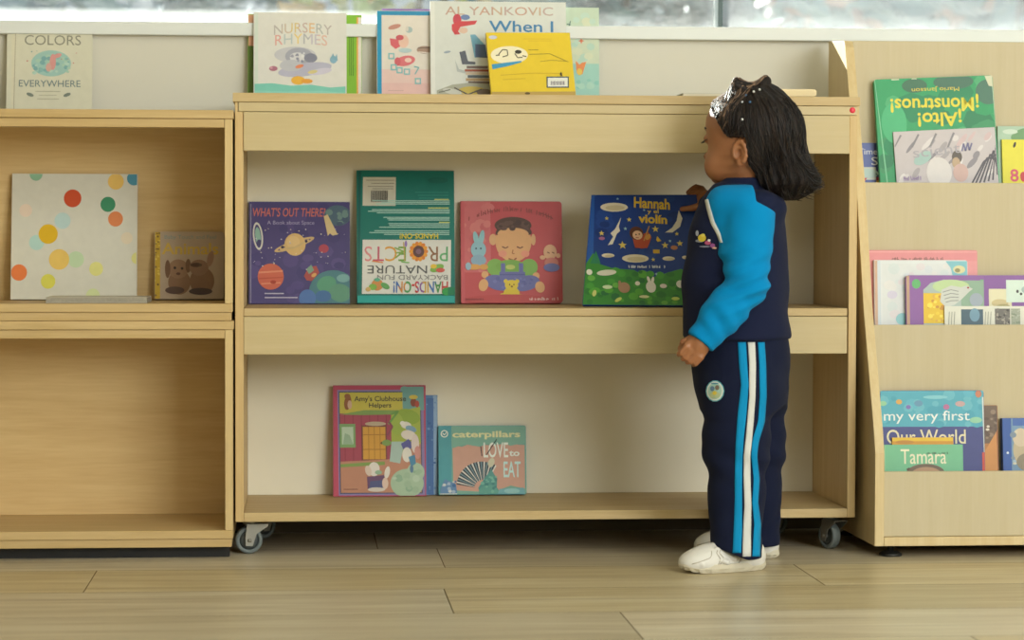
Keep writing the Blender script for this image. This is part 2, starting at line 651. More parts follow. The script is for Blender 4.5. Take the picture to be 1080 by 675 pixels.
def caster(x, y, rz, zt=0.067):
    xf = Matrix.Translation((x, y, 0)) @ Matrix.Rotation(rz, 4, 'Z')
    mb = MB()
    mb.box(-0.024, -0.022, zt-0.003, 0.024, 0.022, zt, STEEL, xf)
    mb.lathe([(0.0, zt-0.009), (0.014, zt-0.009), (0.016, zt-0.003), (0.0, zt-0.003)], STEEL, xf, 20)
    for s in (-1, 1):
        mb.prism([(0.010, zt-0.009), (0.034, zt-0.009), (0.033, zt-0.013), (0.011, zt-0.028), (0.003, 0.016), (-0.010, 0.016), (-0.011, 0.030), (-0.008, zt-0.009)], s*0.0145-0.001, s*0.0145+0.001, STEEL, 'xz', xf)
    mb.box(-0.008, -0.0155, zt-0.010, 0.034, 0.0155, zt-0.0085, STEEL, xf)
    c = mb.build('caster', shelf)
    wx = xf @ Matrix.Translation((-0.003, 0, 0.0265)) @ Matrix.Rotation(PI/2, 4, 'X')
    wb = MB()
    wb.lathe([(0.0185, -0.0085), (0.024, -0.0090), (0.0262, -0.006), (0.0265, 0), (0.0262, 0.006), (0.024, 0.0090), (0.0185, 0.0085), (0.0185, -0.0085)], RUB, wx, 36)
    wb.lathe([(0.0, -0.0075), (0.013, -0.0075), (0.0187, -0.0068), (0.0187, 0.0068), (0.013, 0.0075), (0.0, 0.0075)], HUB, wx, 30)
    wb.lathe([(0.0, -0.0165), (0.0038, -0.0165), (0.0045, -0.0145), (0.0045, 0.0145), (0.0038, 0.0165), (0.0, 0.0165)], STEEL, wx, 12)
    wb.build('caster_wheel', c)


caster(0.027, 0.055, 0.12)
caster(1.162, 0.050, -1.15)
caster(0.05, 0.30, 0.6)
caster(1.10, 0.29, 0.35)

# ------------------------------------------------------------------ stacked open cabinets on the left


def cabinet(z0, z1, label, name='open_cabinet'):
    """an open box: plinth, bottom, sides, back, rail, top"""
    x0, x1, yf, yb = -1.205, -0.0035, -0.03, 0.285
    r = empty(name, ((x0+x1)/2, 0.13, z0))
    tag(r, label, 'cabinet', 'open cabinets stacked beside the bookshelf')
    ox, oy, oz = -(x0+x1)/2, -0.13, -z0
    def b(n, a, c, m, bev=0.0012):
        return bx(n, (a[0]+ox, a[1]+oy, a[2]+oz), (c[0]+ox, c[1]+oy, c[2]+oz), m, r, bev)
    b('plinth', (x0+0.001, yf+0.004, z0), (x1-0.003, yb-0.01, z0+0.0160), W_CAB)
    b('bottom_board', (x0, yf, z0+0.0163), (x1-0.0005, yb, z0+0.0322), W_CAB)
    for xa in (x0+0.0005, x1-0.0005-0.0145):
        b('side_panel', (xa, yf+0.0003, z0+0.0325), (xa+0.0145, yb, z1-0.0163), W_CABS)
    b('top_rail', (x0+0.0155, yf+0.001, z1-0.0330), (x1-0.0155, yf+0.03, z1-0.0165), W_CAB)
    b('back_panel', (x0+0.0155, 0.262, z0+0.0325), (x1-0.0155, 0.274, z1-0.0165), W_CABB, 0)
    b('top_board', (x0-0.002, yf-0.003, z1-0.0160), (x1+0.0015, yb, z1), W_CAB)
    if z0 < 0.1:
        bl = plain('black_plastic_and_shade', '#181818', 0.6)
        for yy in (yf+0.035, yb-0.05):
            MB().box(x0+0.03+ox, yy+oy, oz, x1-0.008+ox, yy+0.02+oy, z0+oz-0.0002, bl).build('gap_shade_runner', r)  # black strip added to darken the gap under the cabinet
    return r


cabinet(0.0225, 0.4515, 'lower birch cabinet, empty, standing on the floor under the other cabinet')
cabinet(0.4520, 0.8490, 'upper birch cabinet holding the polka dot book, stacked on the empty one')

# ------------------------------------------------------------------ display rack on the right
RX0, RX1 = 1.2156, 2.18
rack = empty('book_display_rack', (RX0, 0, 0))
tag(rack, 'tiered maple book display rack with sloping sides, right of the bookshelf', 'display rack')
prof = [(0.345, 0.0225), (-0.099, 0.0225), (-0.099, 0.20), (-0.085, 0.245), (0.006, 0.468), (0.080, 0.722), (0.188, 0.995), (0.200, 1.0085), (0.345, 1.0195)]
for x in (0.0, RX1-RX0-0.018):
    MB().prism(prof, x, x+0.018, W_RACKE, 'yz').build('side_panel', rack, 0.001)
ia, ib = 0.0184, RX1-RX0-0.0184


def zz(y_px, Y):
    return float(at_y(1000, y_px, Y)[2])


TIERS = [(0.200, zz(43.8, 0.200), 0.53), (0.084, zz(192.7, 0.084), 0.27), (0.004, zz(342.6, 0.004), 0.05), (-0.092, zz(497.2, -0.092), 0.04)]
for k, (yy, zt, zb) in enumerate(TIERS):
    bx('back_board' if k == 0 else 'pocket_panel', (ia, yy, zb), (ib, yy+0.010, zt), W_RACK, rack, 0.0015)
POCK = []
for k in range(3):
    ya, yb = TIERS[k+1][0]+0.0104, TIERS[k][0]-0.0004
    zf = [0.585, 0.315, 0.055][k]
    bx('pocket_floor', (ia, ya, zf-0.01), (ib, yb, zf), W_RACK, rack, 0)
    POCK.append((zf, ya, yb))
bx('bottom_board', (ia, -0.0985, 0.0225), (ib, 0.344, 0.0395), W_RACKE, rack)
blk = plain('black_plastic_and_shade', '#181818', 0.5)
for xx, yy in ((0.04, -0.06), (0.92, -0.06), (0.04, 0.28), (0.92, 0.28)):
    MB().lathe([(0, 0), (0.022, 0), (0.022, 0.004), (0.016, 0.008), (0.006, 0.010), (0.006, 0.0225), (0, 0.0225)], blk, Matrix.Translation((xx, yy, 0)), 24).build('foot', rack)

# ------------------------------------------------------------------ books
PAGE = plain('page_edges', '#e3dcc6', 0.8, var=0.08, scale=300)
_txt = {}


def text_mesh(s, bold=0.0, shear=0.0):
    k = (s, bold, shear)
    if k not in _txt:
        c = bpy.data.curves.new('lettering', 'FONT')
        c.body = s
        c.size = 1.0
        c.resolution_u = 3
        c.offset = bold
        c.shear = shear
        o = bpy.data.objects.new('lettering', c)
        me = bpy.data.meshes.new_from_object(o)
        vs = [(v.co.x, v.co.y) for v in me.vertices]
        fs = [tuple(p.vertices) for p in me.polygons]
        bpy.data.objects.remove(o)
        bpy.data.curves.remove(c)
        bpy.data.meshes.remove(me)
        _txt[k] = (vs, fs)
    return _txt[k]


class Art:
    """draws printed shapes on a cover: coordinates are those of a crop (origin ox, oy, scale s) of the cover's own rectangle"""

    def __init__(self, mb, w, h, t, rect, skew, ox, oy, s):
        self.mb, self.w, self.h, self.t = mb, w, h, t
        self.x0, self.y0, self.x1, self.y1 = rect
        self.skew, self.ox, self.oy, self.s = skew, ox, oy, s
        self.layer = 1

    def uv(self, cx, cy, clip=True):
        px, py = self.ox+cx/self.s, self.oy+cy/self.s
        fv = (self.y1-py)/(self.y1-self.y0)
        u = (px-(self.x0+self.skew*fv))/(self.x1-self.x0)*self.w
        v = fv*self.h
        if clip:
            e = 0.0008
            u, v = min(max(u, e), self.w-e), min(max(v, e), self.h-e)
        return u, v

    def put(self, pts, faces, c, clip=True):
        y = -self.t-0.00004*self.layer
        q = [self.uv(a, b, clip) for a, b in pts]
        if sum((q[i][0]*q[(i+1) % len(q)][1]-q[(i+1) % len(q)][0]*q[i][1]) for i in range(len(q))) < 0 and len(faces) == 1:
            faces = [tuple(reversed(faces[0]))]
        self.mb.add([(a, y, b) for a, b in q], faces, ink(c))

    def poly(self, pts, c):
        self.layer += 1
        self.put(pts, [tuple(range(len(pts)))], c)
        return self

    def rect(self, x0, y0, x1, y1, c):
        return self.poly([(x0, y0), (x1, y0), (x1, y1), (x0, y1)], c)

    def ell(self, cx, cy, rx, ry, c, rot=0.0, n=28, a0=0, a1=360):
        a = [RAD(a0+(a1-a0)*i/n) for i in range(n + (0 if a1-a0 >= 360 else 1))]
        cr, sr = math.cos(RAD(rot)), math.sin(RAD(rot))
        return self.poly([(cx+rx*math.cos(t)*cr-ry*math.sin(t)*sr, cy+rx*math.cos(t)*sr+ry*math.sin(t)*cr) for t in a], c)

    def line(self, pts, wd, c):
        self.layer += 1
        for (a, b), (d, e) in zip(pts[:-1], pts[1:]):
            L = math.hypot(d-a, e-b) or 1
            nx, ny = -(e-b)/L*wd/2, (d-a)/L*wd/2
            self.put([(a+nx, b+ny), (d+nx, e+ny), (d-nx, e-ny), (a-nx, b-ny)], [(0, 1, 2, 3)], c)
        return self

    def star(self, cx, cy, r, c, n=5):
        return self.poly([(cx+r*(1 if k % 2 == 0 else .42)*math.sin(PI*k/n), cy-r*(1 if k % 2 == 0 else .42)*math.cos(PI*k/n)) for k in range(2*n)], c)

    def text(self, s, x0, y0, x1, y1, c, flip=False, bold=0.0, shear=0.0, arc=0.0, rot=0.0):
        """text stretched into a box; flip turns it upside down; c may be a list (one colour per letter); arc lifts the middle"""
        self.layer += 1
        vs, fs = text_mesh(s, bold, shear)
        if not vs:
            return self
        xs = [a for a, b in vs]
        ys = [b for a, b in vs]
        ax, bx_, ay, by = min(xs), max(xs), min(ys), max(ys)
        pts = []
        cx, cy = (x0+x1)/2, (y0+y1)/2
        for a, b in vs:
            u, v = (a-ax)/(bx_-ax), (b-ay)/(by-ay)
            if flip:
                u, v = 1-u, 1-v
            X, Y = x0+u*(x1-x0), y1-v*(y1-y0) - arc*(1-(2*u-1)**2)
            if rot:
                dx, dy = X-cx, Y-cy
                X, Y = cx+dx*math.cos(RAD(rot))-dy*math.sin(RAD(rot)), cy+dx*math.sin(RAD(rot))+dy*math.cos(RAD(rot))
            pts.append((X, Y))
        cols = c if isinstance(c, (list, tuple)) and isinstance(c[0], str) else [c]
        y = -self.t-0.00004*self.layer
        q = [self.uv(a, b) for a, b in pts]
        if len(cols) == 1:
            self.mb.add([(a, y, b) for a, b in q], fs, ink(cols[0]))
        else:
            n = len(s)
            by_col = {}
            for f in fs:
                u = sum((vs[i][0]-ax)/(bx_-ax) for i in f)/len(f)
                by_col.setdefault(cols[int(u*n) % len(cols)], []).append(f)
            for cc, ff in by_col.items():
                self.mb.add([(a, y, b) for a, b in q], ff, ink(cc))
        return self

    def scrib(self, x0, y0, x1, y1, c, arc=0.0, seed=1, wd=2.5):
        """print too small to read: runs of short strokes"""
        r = random.Random(seed)
        x = x0
        self.layer += 1
        while x < x1:
            if r.random() < 0.16:
                x += (y1-y0)*0.6
                continue
            L = (y1-y0)*r.uniform(0.25, 0.6)
            u = (x-x0)/(x1-x0)
            dy = -arc*(1-(2*u-1)**2)
            k = r.uniform(-0.3, 0.3)*L
            self.line([(x, y0+(y1-y0)*r.uniform(0, .45)+dy), (x+k, y1+dy)], wd, c)
            self.layer -= 1
            if r.random() < 0.6:
                self.line([(x, y0+(y1-y0)*.5+dy), (x+L, y0+(y1-y0)*r.uniform(.4, .9)+dy)], wd, c)
                self.layer -= 1
            x += L*0.9
        return self

    def lines(self, x0, y0, x1, y1, n, c, wd=3, ragged=0.25, seed=1, align=1):
        r = random.Random(seed)
        for k in range(n):
            y = y0+(y1-y0)*k/max(n-1, 1)
            L = (x1-x0)*(1-ragged*r.random())
            self.line([(x1-L, y), (x1, y)] if align else [(x0, y), (x0+L, y)], wd, c)
        return self

    def speckle(self, x0, y0, x1, y1, n, r0, r1, cols, seed=1):
        r = random.Random(seed)
        for k in range(n):
            rr = r.uniform(r0, r1)
            self.ell(r.uniform(x0, x1), r.uniform(y0, y1), rr, rr*r.uniform(.6, 1), r.choice(cols), n=8)
            self.layer -= 0.9
        self.layer += 1
        return self


def rrect(w, h, r, left=False, n=5):
    """rounded rectangle, right-hand corners (and left-hand ones) rounded"""
    pts = []
    def cor(cx, cz, a0):
        for i in range(n+1):
            a = RAD(a0+90*i/n)
            pts.append((cx+r*math.cos(a), cz+r*math.sin(a)))
    if r <= 0:
        return [(0, 0), (w, 0), (w, h), (0, h)]
    if left:
        cor(r, r, 180)
    else:
        pts.append((0, 0))
    cor(w-r, r, 270)
    cor(w-r, h-r, 0)
    if left:
        cor(r, h-r, 90)
    else:
        pts.append((0, h))
    return pts


def book(label, rect, z, yback, lean, t, cover, art=None, crop=None, spine=None, back=None, r=0.0, left=False, yaw=0.0, roll=0.0, skew=0.0,
         hard=0.0020, group=None, cat='book', name='picture_book', h=None, page=None, yb=None):
    """a closed book leaning back: rect = its outline, z = what it stands on, yback = plane its top rests against"""
    x0, y0, x1, y1 = rect
    ta = RAD(lean)
    ytop = yback-t*math.cos(ta)
    if yb is not None:
        ytop = yb
        for _ in range(5):
            zt = at_y((x0+x1)/2, y0, ytop)[2]
            h = (zt-z-t*math.sin(ta))/math.cos(ta)
            ytop = yb+h*math.sin(ta)-t*math.cos(ta)
    if h is None:
        zt = at_y((x0+x1)/2, y0, ytop)[2]
        h = (zt-z-t*math.sin(ta))/math.cos(ta)
    if yb is None:
        yb = yback-h*math.sin(ta)
    yf = yb-t*math.cos(ta)
    a = at_y(x0, (y0+y1)/2 if skew == 0 else y1, (yf+ytop)/2 if skew == 0 else yf)
    b = at_y(x1, (y0+y1)/2 if skew == 0 else y1, (yf+ytop)/2 if skew == 0 else yf)
    w = float(b[0]-a[0])/max(math.cos(RAD(yaw)), .5)
    yb_px = proj(a[0], yf, z+t*math.sin(ta))[1]
    root = empty(name, (float(a[0]), float(yb), float(z)+0.0003), (-ta, RAD(roll), RAD(yaw)))
    tag(root, label, cat, group)
    cm = ink(cover)
    sm = ink(spine or cover)
    bm_ = ink(back or cover)
    mb = MB()
    out = rrect(w, h, r, left)
    mb.prism(out, -t, -t+hard, cm)
    mb.prism(out, -hard, 0, bm_)
    mb.box(0, -t+hard, 0 if not left else r, hard, -hard, h if not left else h-r, sm)
    if art:
        ox, oy, s = crop
        art(Art(mb, w, h, t, (x0, y0, x1, yb_px), skew, ox, oy, s))
    mb.build('cover', root, fix=False)
    ins = 0.0022 if hard > 0.001 else 0.0006
    pg = MB()
    po = [(min(max(a_, hard), w-ins), min(max(b_, ins), h-ins)) for a_, b_ in rrect(w, h, r, left)]
    pg.prism(po, -t+hard+0.0001, -hard-0.0001, page or PAGE)
    pg.build('pages', root, fix=False)
    return root


C1, C2, C3, C5, C6, C7, C8 = (0, 0, 4.0), (240, 0, 4.909), (440, 0, 4.909), (0, 160, 3.552), (240, 180, 4.22), (470, 180, 4.0), (330, 390, 4.32)
K1, K2, K3 = (870, 30, 3.752), (890, 240, 5.626), (890, 380, 3.068)
YB = YW-0.001          # wall behind the tops of the furniture
MZ, BZ = 0.4746, 0.0844


def a_colors(A):
    A.rect(48, 108, 62, 470, '#d9d4bd')
    A.line([(64, 112), (60, 470)], 3, '#b3ab93')
    A.text('COLORS', 102, 149, 340, 191, '#8d8c7d', bold=0.0)
    A.ell(215, 268, 84, 55, '#9fc4bd')
    A.speckle(140, 225, 292, 312, 40, 4, 12, ['#8ab8b5', '#b3cfc4', '#7fadb0', '#a9c9b8'], 3)
    A.ell(222, 262, 13, 34, '#d99a96').ell(240, 236, 20, 9, '#d99a96', -20).ell(205, 285, 12, 18, '#d7aaa0')
    A.speckle(100, 215, 330, 285, 8, 2, 4, ['#c77f74', '#88a9a5'], 8)
    A.text('EVERYWHERE', 80, 339, 340, 367, '#6f8488')
    A.line([(150, 386), (255, 386)], 3, '#b2ae98').line([(165, 402), (240, 402)], 2, '#b2ae98').line([(158, 418), (250, 418)], 3, '#b2ae98')
    A.ell(128, 400, 16, 7, '#7c857c', 20).ell(284, 400, 16, 7, '#7c857c', -20)


book('cream board book with a teal and pink vignette, standing on the left cabinet', (7, 26.5, 97, 115.5), 0.8492, YB, 9, 0.014, '#d6d3bf', a_colors, C1, r=0.006, left=True, group='board books')


def a_dots(A):
    A.rect(45, 88, 54, 560, '#d8d4c4')
    for x, y, r_, c in ((233, 260, 30, '#bcd5d2'), (137, 342, 28, '#b5d6cd'), (270, 176, 33, '#cc4f28'), (403, 198, 28, '#3c8c64'), (432, 253, 28, '#db8450'), (180, 310, 36, '#e0b41c'),
                        (285, 405, 30, '#c0d6ae'), (222, 405, 38, '#e6c264'), (73, 454, 30, '#e87e42'), (182, 487, 27, '#dcd658'), (361, 440, 26, '#e0dc88'), (95, 222, 24, '#e6d2be'),
                        (475, 325, 22, '#e2d4ba'), (432, 112, 30, '#e6be66'), (500, 100, 26, '#5296ac'), (132, 86, 24, '#8fbc9a'), (350, 540, 26, '#d2dba2'), (515, 400, 22, '#dcd88a')):
        A.ell(x, y, r_, r_*1.02, c)


book('large square white book with coloured polka dots, inside the upper cabinet', (12, 183.5, 144.5, 317), 0.4845, 0.2615, 9, 0.012, '#d6d3c4', a_dots, C5)


def a_anim(A):
    A.rect(575, 300, 600, 556, '#c9a52e')
    A.speckle(577, 305, 597, 548, 26, 3, 5, ['#6d5120', '#e3c95a'], 5)
    A.text('Baby Touch and Feel', 616, 313, 810, 331, '#7f9a97')
    A.text('Animals', 606, 342, 818, 386, '#d2b04a', bold=0.02)
    for x, y, rx, ry, c in ((672, 490, 42, 46, '#8d6b50'), (668, 440, 38, 36, '#9a785c'), (628, 440, 10, 34, '#76553c'), (705, 428, 10, 26, '#7a5a40'), (757, 485, 46, 52, '#8a684d'),
                            (745, 435, 36, 30, '#94725a'), (788, 402, 12, 30, '#a5816a'), (735, 425, 22, 8, '#5d4433')):
        A.ell(x, y, rx, ry, c, 12 if x == 788 else 0)
    A.ell(655, 436, 5, 5, '#2a1c14').ell(682, 438, 5, 5, '#2a1c14').ell(668, 458, 8, 5, '#5f4030')
    A.ell(655, 520, 36, 14, '#5c4438').ell(752, 524, 44, 13, '#4d3a35')


book('small brown board book with two rabbits, in the upper cabinet', (163, 244.5, 236, 316), 0.4845, 0.2615, 6, 0.020, '#b9a48d', a_anim, C5, r=0.005, spine='#c9a52e', group='board books')


def flat_book(label, X0, X1, Y0, Y1, z, t, cover, r=0.0, rz=0.0, hard=0.0012, page=None, name='thin_book', puffy=False):
    """a book lying flat, fore-edge towards the room"""
    root = empty(name, ((X0+X1)/2, (Y0+Y1)/2, z+0.0003), (0, 0, RAD(rz)))
    tag(root, label, 'book')
    w, d = X1-X0, Y1-Y0
    if puffy:
        MB().prism([(a-w/2, b) for a, b in rrect(w, t, 0.0058, True)], -d/2, d/2, ink(cover), 'xz').build('cover', root, 0.002)
        MB().prism([(a-w/2+0.004, b+0.004) for a, b in rrect(w-0.008, t-0.008, 0.003, True)], -d/2-0.0006, d/2+0.0006, page or PAGE, 'xz').build('pages', root)
        return root
    out = [(a-w/2, b-d/2) for a, b in rrect(w, d, r, True)]
    mb = MB()
    mb.prism(out, 0, hard, ink(cover), 'xy')
    mb.prism(out, t-hard, t, ink(cover), 'xy')
    mb.box(-w/2+r, d/2-hard, hard, w/2-r, d/2, t-hard, ink(cover))
    mb.build('cover', root)
    pg = MB()
    n = max(2, int(t/0.0022))
    zz_ = np.linspace(hard+0.0001, t-hard-0.0001, n+1)
    for k in range(n):
        g = 0.0012 if k % 2 else 0.0004
        pg.prism([(a-w/2+g, b-d/2+g) for a, b in rrect(w-2*g, d-2*g, r, True)], zz_[k], zz_[k+1], page or PAGE, 'xy')
    pg.build('pages', root)
    return root


xa, xb = at_y(48, 318, 0.0)[0], at_y(155, 318, 0.0)[0]
flat_book('thin grey-paged booklet lying flat before the polka dot book', xa, xb, 0.0, 0.135, 0.4845, 0.011, '#b9b2a2', page=plain('grey_page_edges', '#a39c8c', 0.7, var=0.25, scale=200))
xa, xb = at_y(712, 100, 0.12)[0], at_y(784, 100, 0.12)[0]
flat_book('thin pale booklet lying flat on the bookshelf top left of the child', xa, xb, 0.02, 0.24, ZT+0.0003, 0.006, '#cfcbbb')
xa, xb = at_y(790, 98, 0.03)[0], at_y(859.5, 98, 0.03)[0]
flat_book('cream padded book lying flat behind the child on the bookshelf top', xa, xb, 0.012, 0.17, ZT+0.0003, 0.015, '#e2cfa5', puffy=True, page=plain('cream_board', '#dfcca0', 0.6))

# --- standing on top of the bookshelf


def a_green(A):
    A.rect(100, 80, 140, 250, '#e2a98a').rect(100, 240, 140, 560, '#5e7a2c')
    A.rect(612, 88, 668, 570, '#86bd33')
    A.rect(668, 88, 676, 570, '#e7a64c').rect(676, 88, 700, 570, '#e4ddd0')
    A.line([(650, 130), (650, 390)], 3, '#4d7a22').line([(641, 130), (641, 390)], 3, '#4d7a22').line([(632, 150), (632, 390)], 3, '#4d7a22')


book('bright green book with orange edge, peeking out behind the nursery book', (261.5, 15.5, 381.5, 100), ZT, YB, 5, 0.010, '#86bd33', a_green, C2, spine='#e2a98a')


def a_nurs(A):
    A.rect(140, 70, 158, 560, '#d3ddd2')
    A.text('NURSERY', 240, 132, 540, 184, ['#b9b2ae', '#cdb9a6', '#d8c083', '#c8b0a8', '#e0b884', '#b3b6b4', '#b8aeac'], arc=14)
    A.text('RHYMES', 246, 184, 516, 238, ['#dfa59c', '#b9c4c6', '#e5cb84', '#b4b4b8', '#c4bcc8', '#dcb4a4'], arc=10)
    A.ell(350, 285, 108, 42, '#c6c5cb').ell(370, 292, 72, 44, '#a7a8b6').ell(362, 298, 40, 26, '#d5d4d8').ell(430, 300, 34, 24, '#85879a')
    A.ell(400, 360, 140, 34, '#b7b6cb', -8).ell(330, 340, 60, 30, '#bfc0c9').ell(480, 370, 60, 16, '#cfcadb', -10)
    A.speckle(320, 275, 400, 320, 14, 4, 8, ['#8d8fa3', '#e0dfe2', '#9fa0b0'], 4)
    A.ell(372, 344, 22, 9, '#e0875f', -15).ell(440, 372, 26, 9, '#d8c98c', -10)
    A.ell(365, 416, 36, 22, '#ebb440').ell(410, 420, 30, 12, '#e6a03c').ell(237, 356, 22, 13, '#b07488').ell(226, 352, 8, 7, '#cf9aa8')
    A.ell(548, 308, 18, 20, '#86afc6').poly([(535, 300), (545, 275), (556, 298), (566, 278), (570, 315)], '#7ea9bd')
    A.poly([(140, 436), (230, 432), (330, 444), (430, 438), (530, 452), (610, 446), (610, 570), (140, 570)], '#7fcabb')
    A.poly([(140, 470), (300, 474), (480, 470), (610, 478), (610, 570), (140, 570)], '#8fd0c2')


book('white nursery book with grey animals and a teal band, on the bookshelf top', (267.5, 13.5, 365.5, 99), ZT, YB-0.013, 8, 0.012, '#dedcd6', a_nurs, C2)
book('slim book with a purple top edge, behind the blue-edged pink book', (403, 9.5, 456, 99), ZT, YB, 5, 0.008, '#9a78b8', None, C2, spine='#8fa8cf', back='#8a6cae')


def a_pink(A):
    A.rect(770, 58, 1060, 80, '#2f8fbc').rect(770, 58, 798, 570, '#2497c4')
    A.rect(798, 360, 1060, 570, '#e5c6c0').rect(798, 430, 1060, 570, '#e3bcb8')
    A.ell(865, 140, 34, 12, '#c38d7e', -15).ell(940, 155, 18, 16, '#a9bcbd').ell(930, 150, 8, 14, '#d6cfc6')
    A.poly([(840, 200), (880, 205), (905, 185), (915, 230), (870, 255), (845, 235)], '#d6646e').ell(912, 215, 26, 34, '#e6bfae').ell(892, 196, 20, 14, '#c65762')
    A.ell(920, 316, 52, 26, '#d9737a', -12).ell(880, 320, 16, 22, '#d2626c').ell(935, 312, 18, 12, '#eccbbf')
    A.ell(1020, 258, 40, 20, '#a98d7c').line([(985, 250), (1050, 245)], 5, '#6f5d55').line([(990, 270), (1050, 275)], 5, '#e8ded3')
    A.ell(920, 262, 34, 12, '#b6cdd0')
    for x, y in ((848, 292), (890, 365), (928, 372), (860, 350), (985, 420)):
        A.rect(x-16, y-16, x+16, y+16, '#86bcc2').rect(x-9, y-9, x+9, y+9, '#e6d4cc')
    A.line([(965, 345), (990, 350), (970, 385)], 6, '#7fb6bd')
    A.line([(830, 470), (910, 470)], 3, '#c6a29e')


book('pale pink picture book with a bright blue spine edge, left of the tall picture book', (397.5, 11.5, 457.5, 99), ZT, YB-0.011, 7, 0.009, '#e2dad0', a_pink, C2, spine='#2497c4')


def a_mint(A):
    A.rect(700, 40, 950, 200, '#c3d5bf').rect(700, 200, 950, 330, '#cbd6bd').rect(700, 330, 960, 620, '#9fcfc4')
    A.speckle(800, 60, 930, 320, 18, 10, 26, ['#b7d4c4', '#d3d9bd', '#c0d8c9'], 6)
    A.star(850, 212, 16, '#d9744c', 4)
    A.poly([(820, 315), (840, 335), (852, 325), (875, 320), (855, 385), (825, 380)], '#e58a4a').ell(840, 372, 14, 18, '#e8c04e')
    A.speckle(820, 400, 940, 480, 10, 10, 24, ['#8cc8bc', '#aed6c6'], 7)
    A.line([(775, 125), (795, 130)], 4, '#4b6b6b').line([(795, 110), (785, 145)], 4, '#4b6b6b')


book('mint green book with an orange star, behind the yellow book', (575, 8, 632, 102), ZT, YB, 5, 0.010, '#bfd6c2', a_mint, C3)


def a_when(A):
    A.rect(70, 10, 92, 600, '#e3e4df')
    A.text('AL YANKOVIC', 146, 36, 706, 80, ['#c3a294', '#c9ae97', '#bfa7a0', '#c9a18e'], bold=0.005)
    A.text('When I', 372, 108, 706, 166, '#4281b4', bold=0.012, shear=0.0)
    A.text('l', 786, 118, 798, 146, '#7d8b8b')
    A.ell(208, 105, 22, 30, '#c94a58').poly([(180, 130), (215, 112), (260, 112), (312, 108), (300, 128), (262, 135), (225, 142), (212, 165), (224, 180), (195, 182), (180, 158)], '#cf4a50')
    A.ell(250, 92, 24, 14, '#6f86b5').ell(240, 160, 22, 16, '#dfc0ac')
    A.poly([(275, 182), (300, 180), (345, 228), (358, 295), (296, 300)], '#77aec9').poly([(300, 230), (352, 232), (362, 300), (300, 298)], '#55688e')
    A.poly([(218, 272), (248, 264), (262, 318), (300, 322), (300, 335), (232, 335)], '#5b606e').ell(155, 272, 18, 6, '#9aa7b5', -10)
    A.poly([(195, 312), (215, 360), (335, 385), (330, 400), (205, 372)], '#b9bfbe')
    A.rect(255, 342, 365, 356, '#7b6a66').rect(245, 360, 372, 372, '#a0543f').rect(250, 375, 372, 388, '#c9b8a2').rect(260, 390, 372, 404, '#57616b')
    A.rect(250, 406, 380, 420, '#b79c76').rect(262, 422, 380, 434, '#6d5a52')
    A.poly([(100, 470), (180, 440), (260, 430), (380, 435), (395, 600), (100, 600)], '#a8a99a')
    A.ell(280, 470, 70, 22, '#c9b254').ell(180, 475, 50, 14, '#c9cac2', 10).ell(345, 478, 40, 18, '#7d6d62').line([(190, 455), (260, 490), (330, 462)], 7, '#5f5a54').line([(110, 480), (170, 465)], 6, '#77776d')


book('tall white book with a red-hatted figure, behind the yellow book', (454, 2, 597.5, 100), ZT, YB-0.016, 9, 0.011, '#d9dcd7', a_when, C3)


def a_yel(A):
    A.ell(390, 196, 22, 10, '#c8c9d8')
    A.ell(476, 288, 98, 46, '#efe6c6')
    A.line([(420, 285), (440, 260), (465, 262), (468, 290), (440, 298)], 5, '#45402f').line([(405, 290), (425, 288)], 5, '#45402f')
    A.ell(523, 272, 18, 10, '#3d3a30').line([(505, 280), (520, 302), (545, 300)], 5, '#45402f').line([(545, 292), (566, 296)], 5, '#45402f')
    A.poly([(383, 336), (470, 326), (540, 318), (540, 326), (470, 345), (388, 362)], '#3f97c2')
    A.lines(540, 205, 700, 215, 2, '#d6b32c', 3)
    A.lines(575, 262, 630, 262, 1, '#8f7a2c', 3)
    A.line([(580, 285), (690, 282), (790, 325)], 3, '#9a8430').line([(640, 322), (700, 315), (785, 322)], 3, '#a58e30')
    A.line([(430, 392), (600, 382), (760, 384)], 3, '#caa72c').line([(440, 415), (560, 410)], 3, '#caa72c')
    A.rect(672, 400, 790, 458, '#2f4a5c').rect(678, 406, 784, 452, '#e6e6de')
    for k in range(14):
        A.rect(694+k*5.4, 424, 694+k*5.4+(2 if k % 3 else 3.4), 444, '#5a4a6a')
    A.poly([(742, 385), (750, 376), (756, 398), (746, 398)], '#3b3524')
    A.rect(380, 478, 860, 520, '#b89a52')
    A.ell(570, 487, 14, 6, '#5c4c26')


book('bright yellow book with a white speech bubble and barcode, leaning before the tall white one', (518.5, 35, 609, 101), ZT, YB-0.078, 17, 0.008, '#e5c62c', a_yel, C3, yaw=9, roll=-1.2, skew=-6.5, spine='#d9b92a')

# --- middle shelf
YS = 0.3288


